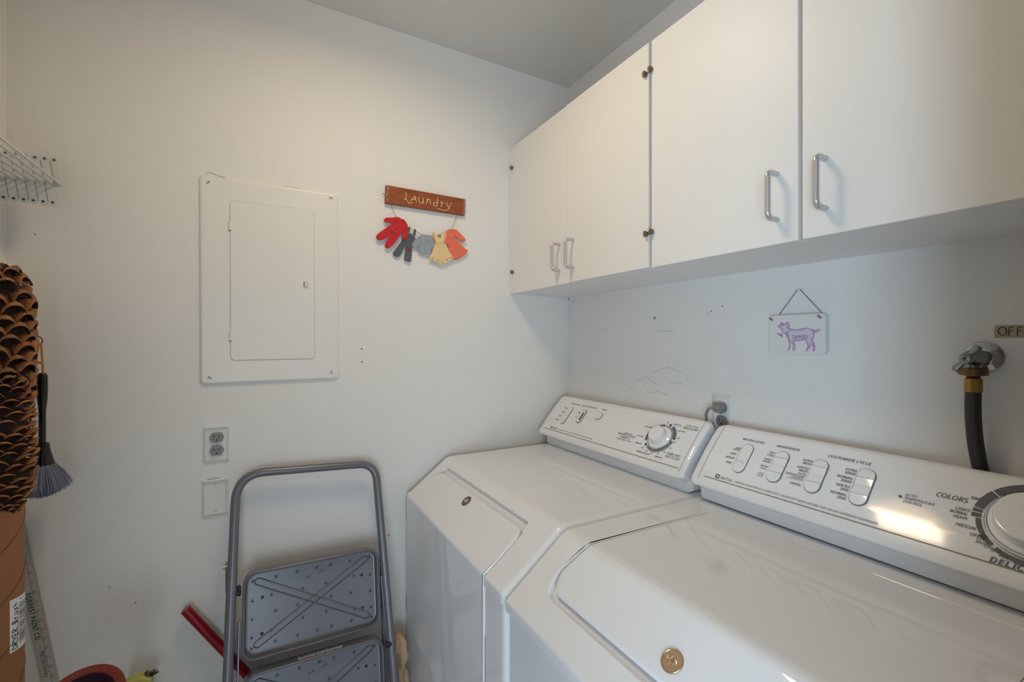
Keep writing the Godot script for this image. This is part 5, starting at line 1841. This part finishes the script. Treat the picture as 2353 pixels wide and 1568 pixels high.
func yellow_brush() -> void:
	var c := Vector3(-0.276, 0.4580, -1.515)
	var t := thing("scrub_brush", "pale yellow brush head with dark bristle tips behind the red-brown bowl", "brush", Vector3(c.x - 0.01, 0, c.z))
	var b := Mb.new()
	var p := rounded([[-0.034, -0.06, 0.01], [0.022, -0.06, 0.01], [0.030, 0.006, 0.012], [0.008, 0.0165, 0.02], [-0.020, 0.015, 0.02], [-0.034, 0.004, 0.012]], true, 5)
	if Geometry2D.is_polygon_clockwise(p):
		p.reverse()
	b.extrude(p, Transform3D(Basis.IDENTITY, c + Vector3(0, 0, -0.012)), 0.024, 0.007, 3)
	part("head", b, mat(Color(0.74, 0.72, 0.40), 0.7), t)
	var br := Mb.new()
	var rng := RandomNumberGenerator.new()
	rng.seed = 3
	for k in 34:
		var q := c + Vector3(rng.randf_range(0.002, 0.028), 0.0, rng.randf_range(-0.008, 0.009))
		q.y += 0.012 - 0.35 * maxf(0.0, q.x - c.x - 0.012) + rng.randf_range(-0.004, 0.0)
		br.tube([q, q + Vector3(0.010 + rng.randf_range(0, 0.006), 0.009 + rng.randf_range(-0.003, 0.003), rng.randf_range(-0.003, 0.003))], 0.0007, 4)
	var o := part("bristles", br, M.dark, t)
	o.set_meta("kind", "stuff")
	b = Mb.new()
	b.tube([Vector3(c.x - 0.01, 0.004, c.z), Vector3(c.x - 0.006, c.y - 0.055, c.z)], 0.009, 14)
	part("handle", b, mat(Color(0.66, 0.54, 0.38), 0.5), t)

func yardstick() -> void:
	var d := Vector3(0.149, -0.989, 0).normalized()    # along the stick, downwards
	var w := Vector3(0.989, 0.149, 0).normalized()     # across it, to the right
	var e := Vector3(-0.5139, 0.8851, 0)               # a point on its right edge
	var inch := 0.02518
	# the figure 7 stands at y = 0.7907
	var s7 := (0.7907 - e.y) / d.y
	var zero := e + d * (s7 - 7.0 * inch)
	zero.z = -1.5955
	var L := 0.985
	var foot := zero + d * L
	var t := thing("yardstick", "pale grey wooden yardstick with green paint company lettering leaning in the left corner", "yardstick", Vector3(foot.x, 0, -1.597))
	var fr := Transform3D(Basis(d, w, Vector3(0, 0, 1)), zero)
	var b := Mb.new()
	b.extrude(PackedVector2Array([Vector2(-0.003, -0.0305), Vector2((0.003 - zero.y) / d.y, -0.0305), Vector2((0.003 - zero.y) / d.y, 0.0), Vector2(-0.003, 0.0)]), fr * Transform3D(Basis.IDENTITY, Vector3(0, 0, -0.0040)), 0.0040, 0.0008)
	var wood := mat(Color(0.76, 0.745, 0.71), 0.6)
	part("stick", b, wood, t)
	var k := Mb.new()
	k.extrude(rrect4(0.0, 36.0 * inch, -0.0140, -0.0134, 0.0001, 1), fr, 0.0002)
	for i in range(8 * 3, 8 * 22):
		var l: float = [0.0085, 0.0035, 0.0050, 0.0035, 0.0065, 0.0035, 0.0050, 0.0035][i % 8]
		k.extrude(rrect4(i * inch / 8.0 - 0.00022, i * inch / 8.0 + 0.00022, -0.0004 - l, -0.0004, 0.0001, 1), fr, 0.0002)
	for i in range(3, 22):
		lettering(k, str(i), fr * Transform3D(Basis.IDENTITY, Vector3(i * inch, -0.0132, 0.0001)), 0.0058, 2, 0.85, 0.0)
	part("scale_marks", k, mat(Color(0.36, 0.36, 0.37), 0.6), t)
	var g := Mb.new()
	# lettering from y 0.7146 downwards
	var sf := (0.7165 - zero.y) / d.y
	lettering(g, "FORREST PAINT CO.", fr * Transform3D(Basis.IDENTITY, Vector3(sf, -0.0275, 0.0001)), 0.0108, 0, -0.1275, 0.0, true)
	part("lettering", g, mat(Color(0.10, 0.36, 0.34), 0.6), t, "green lettering")
	g = Mb.new()
	sf = (0.5745 - zero.y) / d.y
	lettering(g, "–  990 McKinley", fr * Transform3D(Basis.IDENTITY, Vector3(sf, -0.0275, 0.0001)), 0.0092, 0, 0.92, 0.0)
	part("lettering", g, mat(Color(0.18, 0.32, 0.33), 0.6), t, "dark green lettering")

func cardboard_tube() -> void:
	var c := Vector3(-0.506, 0, -1.42)
	var r := 0.045
	var h := 0.988
	var t := thing("cardboard_tube", "brown cardboard tube with a handwritten barcode label standing in the left corner", "tube", c)
	var b := Mb.new()
	b.lathe([Vector2(r - 0.004, 0.0), Vector2(r, 0.0), Vector2(r, h), Vector2(r - 0.004, h), Vector2(r - 0.004, 0.02)], Transform3D(Basis.IDENTITY, c), 48)
	var paper := mat(Color(0.62, 0.42, 0.28), 0.75)
	part("tube", b, paper, t)
	# the spiral seam
	for q in 3:
		var p := []
		for i in 260:
			var y := 0.002 + (h - 0.004) * i / 259.0
			var a := y / 0.336 * TAU + q * TAU / 3.0 + 0.55
			p.append(c + Vector3(sin(a) * (r + 0.0001), y, cos(a) * (r + 0.0001)))
		var s := Mb.new()
		s.tube(p, 0.0007, 5)
		part("spiral_seam", s, mat(Color(0.36, 0.23, 0.15), 0.8), t)
	# label: a sheet wrapped on the tube, computed print
	var W := 160
	var H := 320
	var im := Image.create(W, H, false, Image.FORMAT_RGB8)
	im.fill(Color(0.93, 0.93, 0.93))
	var rng := RandomNumberGenerator.new()
	rng.seed = 77
	var y := 40
	while y < 285:
		var th := rng.randi_range(2, 6)
		im.fill_rect(Rect2i(58, y, 98, th), Color(0.10, 0.10, 0.11))
		y += th + rng.randi_range(3, 7)
	for i in 30:
		im.fill_rect(Rect2i(44 + (i * 7) % 4, 60 + i * 7, 7, 4), Color(0.35, 0.35, 0.36))
	for i in 7:
		im.fill_rect(Rect2i(60 + i * 14, 14 + (i * 5) % 9, 8, 5), Color(0.2, 0.2, 0.2))
	im.generate_mipmaps()
	var lm := mat(Color(1, 1, 1), 0.55)
	lm.albedo_texture = ImageTexture.create_from_image(im)
	lm.texture_repeat = false
	var lb := Mb.new()
	var a0 := deg_to_rad(47.4)
	var a1 := deg_to_rad(112.0)
	var rr := r + 0.0005
	for i in 14:
		var u0 := i / 14.0
		var u1 := (i + 1) / 14.0
		var pa := a0 + (a1 - a0) * u0
		var pb := a0 + (a1 - a0) * u1
		var P := func(a: float, yy: float) -> Vector3: return c + Vector3(sin(a) * rr, yy, cos(a) * rr)
		lb.tri_uv(P.call(pa, 0.672), P.call(pb, 0.672), P.call(pb, 0.787), Vector2(u0, 1), Vector2(u1, 1), Vector2(u1, 0))
		lb.tri_uv(P.call(pa, 0.672), P.call(pb, 0.787), P.call(pa, 0.787), Vector2(u0, 1), Vector2(u1, 0), Vector2(u0, 0))
	var lab := part("label", lb, lm, t, "white barcode label")
	# handwriting up the left side: DRYER BRUSH
	var hw := Mb.new()
	var strokes := {"D": [[0, 0, 0, 1], [0, 1, 0.5, 0.8, 0.65, 0.4, 0.4, 0.05, 0, 0]], "R": [[0, 0, 0, 1, 0.45, 0.9, 0.5, 0.65, 0.05, 0.5, 0.6, 0]], "Y": [[0, 1, 0.3, 0.55, 0.6, 1], [0.35, 0.6, 0.1, -0.2]], "E": [[0.55, 1, 0, 0.95, 0.05, 0.02, 0.55, 0], [0.03, 0.5, 0.45, 0.5]], "B": [[0, 0, 0, 1, 0.45, 0.85, 0.05, 0.52, 0.55, 0.3, 0, 0]], "r": [[0, 0.6, 0.05, 0], [0.03, 0.4, 0.35, 0.6]], "u": [[0, 0.6, 0.05, 0.05, 0.35, 0.05, 0.42, 0.6, 0.45, 0]], "s": [[0.4, 0.55, 0.05, 0.45, 0.35, 0.15, 0, 0]], "h": [[0, 1, 0.02, 0], [0.02, 0.4, 0.35, 0.5, 0.4, 0]]}
	var yy := 0.672 + 0.005
	var sz := 0.0115
	for ch in ["D", "R", "Y", "E", "R", " ", "B", "r", "u", "s", "h"]:
		if ch == " ":
			yy += 0.009
			continue
		for st in strokes[ch]:
			var p := []
			for i in range(0, st.size(), 2):
				# rotated a quarter turn: letters run upwards, their tops to the left
				var a: float = a0 + (0.0045 + (1.0 - st[i + 1]) * sz * 0.85) / rr
				p.append(c + Vector3(sin(a) * (rr + 0.0003), yy + st[i] * sz, cos(a) * (rr + 0.0003)))
			hw.tube(smooth_line(p, 3), 0.0007, 5)
		yy += sz * 0.82
	part("handwriting", hw, M.print_dark, lab, "black handwriting")

func cone_scale(v: int, droop: float, len: float, wide: float, bow: float) -> ArrayMesh:
	var rng := RandomNumberGenerator.new()
	rng.seed = 40 + v
	var b := Mb.new()
	b.use_c = true
	var st := [[0.18, 0.16, 0.05], [0.38, 0.42, 0.06], [0.58, 0.80, 0.08], [0.74, 1.0, 0.13], [0.86, 0.93, 0.20], [0.94, 0.66, 0.20], [0.985, 0.34, 0.14], [1.0, 0.10, 0.06]]
	var rings := []
	var j := rng.randf_range(-0.06, 0.06)
	for s in st:
		var u: float = s[0]
		var hw: float = wide * 0.5 * s[1]
		var th: float = wide * s[2] * 1.05
		var yc := len * (droop * (0.2 * u - 0.75 * u * u * u) + 0.10 * u)
		var ring := []
		for k in 12:
			var a := TAU * k / 12.0
			var zc := cos(a) * hw
			var arch: float = -bow * wide * s[1] * (zc / maxf(wide * 0.5, 1e-6)) * (zc / maxf(wide * 0.5, 1e-6))
			var yk: float = sin(a) * th * (0.75 if sin(a) > 0 else 0.25) + arch
			ring.append(Vector3(u * len, yc + yk, zc + j * u * wide))
		rings.append(ring)
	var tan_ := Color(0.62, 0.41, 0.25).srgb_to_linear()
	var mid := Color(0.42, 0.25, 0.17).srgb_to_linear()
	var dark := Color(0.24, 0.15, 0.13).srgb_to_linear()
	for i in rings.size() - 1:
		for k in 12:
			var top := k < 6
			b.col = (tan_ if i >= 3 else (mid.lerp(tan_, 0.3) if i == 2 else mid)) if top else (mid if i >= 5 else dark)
			var k2 := (k + 1) % 12
			b.quad_to(rings[i][k], rings[i][k2], rings[i + 1][k2], rings[i + 1][k], Vector3(0.2 if i > 4 else 0.0, 1 if top else -1, 0) + Vector3(0, 0, rings[i][k].z * 40.0))
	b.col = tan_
	b.fan(rings[-1], false)
	return b.mesh(Vector3.ZERO, 60.0)

func pine_cone(label: String, foot: Vector3, length: float, radius: float, droop: float, wide: float, count: int, thin: float, bow: float) -> void:
	var t := thing("pine_cone", label, "pine cone", foot, "pine cones in the left corner")
	var core := Mb.new()
	core.lathe([Vector2(0.0001, 0.012), Vector2(radius * 0.34, length * 0.06), Vector2(radius * 0.60, length * 0.25), Vector2(radius * 0.62, length * 0.72), Vector2(radius * 0.34, length * 0.95), Vector2(0.0001, length)], Transform3D(Basis.IDENTITY, foot), 16)
	part("core", core, mat(Color(0.20, 0.13, 0.10), 0.9), t)
	var ms := []
	for k in 4:
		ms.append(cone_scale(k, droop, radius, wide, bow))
	var mts := []
	for k in 3:
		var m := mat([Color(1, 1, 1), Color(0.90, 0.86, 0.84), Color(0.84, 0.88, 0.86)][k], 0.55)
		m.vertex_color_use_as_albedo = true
		mts.append(m)
	var rng := RandomNumberGenerator.new()
	rng.seed = 8
	for i in count:
		var u := (i + 0.5) / count
		var y := length * (0.03 + 0.95 * u)
		var a := i * 2.39996
		# width along the cone: rounded at the crown, tapering at the foot
		var e := 1.0
		if u > 0.72:
			e = sqrt(maxf(0.05, 1.0 - pow((u - 0.72) / 0.30, 2.0)))
		elif u < 0.30:
			e = 0.45 + 0.55 * sin(u / 0.30 * PI * 0.5)
		e *= rng.randf_range(0.94, 1.05)
		var tilt := deg_to_rad(rng.randf_range(-6, 6) + (30.0 * clampf((u - 0.72) / 0.28, 0, 1)))
		var bas := Basis(Vector3.UP, a) * Basis(Vector3(0, 0, 1), tilt) * Basis(Vector3(1, 0, 0), rng.randf_range(-0.15, 0.15))
		bas = bas * Basis.from_scale(Vector3(e, thin * lerpf(0.8, 1.0, e), lerpf(0.62, 1.0, e)))
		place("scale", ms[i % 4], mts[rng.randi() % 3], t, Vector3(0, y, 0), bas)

func dust_brush() -> void:
	var c := Vector3(-0.455, 0.0, -1.50)
	var hook := Mb.new()
	hook.tube(smooth_line([Vector3(XL, 1.365, -1.50), Vector3(-0.52, 1.358, -1.502), Vector3(-0.478, 1.352, -1.501), Vector3(-0.463, 1.3445, -1.50), Vector3(-0.4565, 1.3450, -1.50), Vector3(-0.4545, 1.3500, -1.50), Vector3(-0.458, 1.3585, -1.50), Vector3(-0.4675, 1.3640, -1.50), Vector3(-0.472, 1.3645, -1.50)], 5), 0.0011, 8)
	single("wire_hook", hook, M.dark, "thin black wire hook holding the dust brush by its orange cord", "hook", Vector3(XL, 1.365, -1.50))
	var t := thing("dust_brush", "dust brush with a black handle and blue-grey bristles hanging by an orange cord", "brush", Vector3(-0.455, 0.97, -1.50))
	var b := Mb.new()
	var top := Vector3(-0.4575, 1.3455, -1.50)
	b.tube(smooth_line([Vector3(-0.4625, 1.258, -1.488), Vector3(-0.4620, 1.29, -1.489), Vector3(-0.4605, 1.33, -1.494), top, Vector3(-0.4555, 1.325, -1.499), Vector3(-0.4530, 1.29, -1.497), Vector3(-0.4520, 1.272, -1.495)], 5), 0.0019, 8)
	b.tube([Vector3(-0.4640, 1.300, -1.490), Vector3(-0.459, 1.2995, -1.491), Vector3(-0.4525, 1.2970, -1.494)], 0.0026, 8)
	part("cord", b, mat(Color(0.75, 0.47, 0.12), 0.75), t, "orange cord")
	b = Mb.new()
	b.lathe([Vector2(0.0066, 1.085), Vector2(0.0066, 1.180), Vector2(0.0076, 1.195), Vector2(0.0094, 1.212), Vector2(0.0099, 1.235), Vector2(0.0099, 1.262), Vector2(0.0086, 1.270), Vector2(0.0052, 1.2735), Vector2(0.0001, 1.274)], Transform3D(Basis.IDENTITY, c), 24)
	part("handle", b, M.black, t)
	b = Mb.new()
	b.lathe([Vector2(0.0001, 1.048), Vector2(0.0235, 1.047), Vector2(0.0237, 1.052), Vector2(0.0190, 1.068), Vector2(0.0145, 1.088), Vector2(0.0126, 1.103), Vector2(0.0118, 1.105), Vector2(0.0100, 1.1035), Vector2(0.0060, 1.099)], Transform3D(Basis.IDENTITY, c), 32)
	part("ferrule", b, M.black, t)
	var br := Mb.new()
	var rng := RandomNumberGenerator.new()
	rng.seed = 31
	for i in 2600:
		var rr := sqrt(rng.randf())
		var a := rng.randf() * TAU
		var r0 := 0.0215 * rr
		var spread := 0.054 * rr * rng.randf_range(0.88, 1.08) * (0.95 if cos(a) < 0.0 else 1.0)
		var dirn := Vector3(cos(a), 0, sin(a))
		var y1 := 0.9780 + 0.024 * rr * rr + rng.randf_range(-0.004, 0.005)
		var p0 := Vector3(c.x, 1.056, c.z) + dirn * r0
		var p2 := Vector3(c.x, y1, c.z) + dirn * spread
		var p1 := Vector3(c.x, lerpf(1.056, y1, 0.42), c.z) + dirn * lerpf(r0, spread, 0.52)
		var side := dirn.cross(Vector3.UP) * 0.00055
		var o2 := dirn * 0.0004
		# a thin three-sided hair in two lengths
		for s in [[p0, p1], [p1, p2]]:
			var A := [s[0] + side, s[0] - side, s[0] + o2]
			var B := [s[1] + side * 0.7, s[1] - side * 0.7, s[1] + o2 * 0.7]
			for k in 3:
				var m := (k + 1) % 3
				br.quad_to(A[k], A[m], B[m], B[k], (A[k] + A[m]) * 0.5 - s[0])
	var o := place("bristles", br.mesh(t.position, 30.0), mat(Color(0.50, 0.51, 0.60), 0.6), t)
	o.set_meta("kind", "stuff")

func details() -> void:
	M.paint = mat(Color(0.925, 0.92, 0.905), 0.38)
	M.seam = mat(Color(0.76, 0.755, 0.745), 0.6)
	M.socket = mat(Color(0.52, 0.52, 0.52), 0.45)
	M.plug = mat(Color(0.54, 0.54, 0.55), 0.5)
	M.metal_old = mat(Color(0.58, 0.58, 0.59), 0.3, 0.9)
	M.brass_dull = mat(Color(0.46, 0.36, 0.24), 0.42, 0.8)
	M.rubber = mat(Color(0.17, 0.17, 0.18), 0.5)
	M.tape = mat(Color(0.70, 0.64, 0.52), 0.7)
	M.scuff = mat(Color(0.60, 0.60, 0.60), 0.7)
	M.rack = mat(Color(0.82, 0.83, 0.82), 0.25)
	M.ladder = mat(Color(0.45, 0.45, 0.48), 0.28, 0.2)
	M.black = mat(Color(0.06, 0.06, 0.065), 0.18)
	electrical_panel()
	outlets()
	water_valve()
	tape_label()
	wall_marks(get_node("wall_right"), get_node("wall_back"))
	drying_rack()
	laundry_sign()
	goat_plaque()
	step_ladder()
	red_stick()
	cloth_bundle()
	red_bowl()
	yellow_brush()
	yardstick()
	cardboard_tube()
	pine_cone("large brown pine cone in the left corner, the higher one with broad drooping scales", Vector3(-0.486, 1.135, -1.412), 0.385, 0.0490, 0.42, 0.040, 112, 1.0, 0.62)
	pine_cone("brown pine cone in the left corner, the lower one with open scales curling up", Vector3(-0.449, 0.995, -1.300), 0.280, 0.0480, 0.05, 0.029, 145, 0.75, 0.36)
	dust_brush()
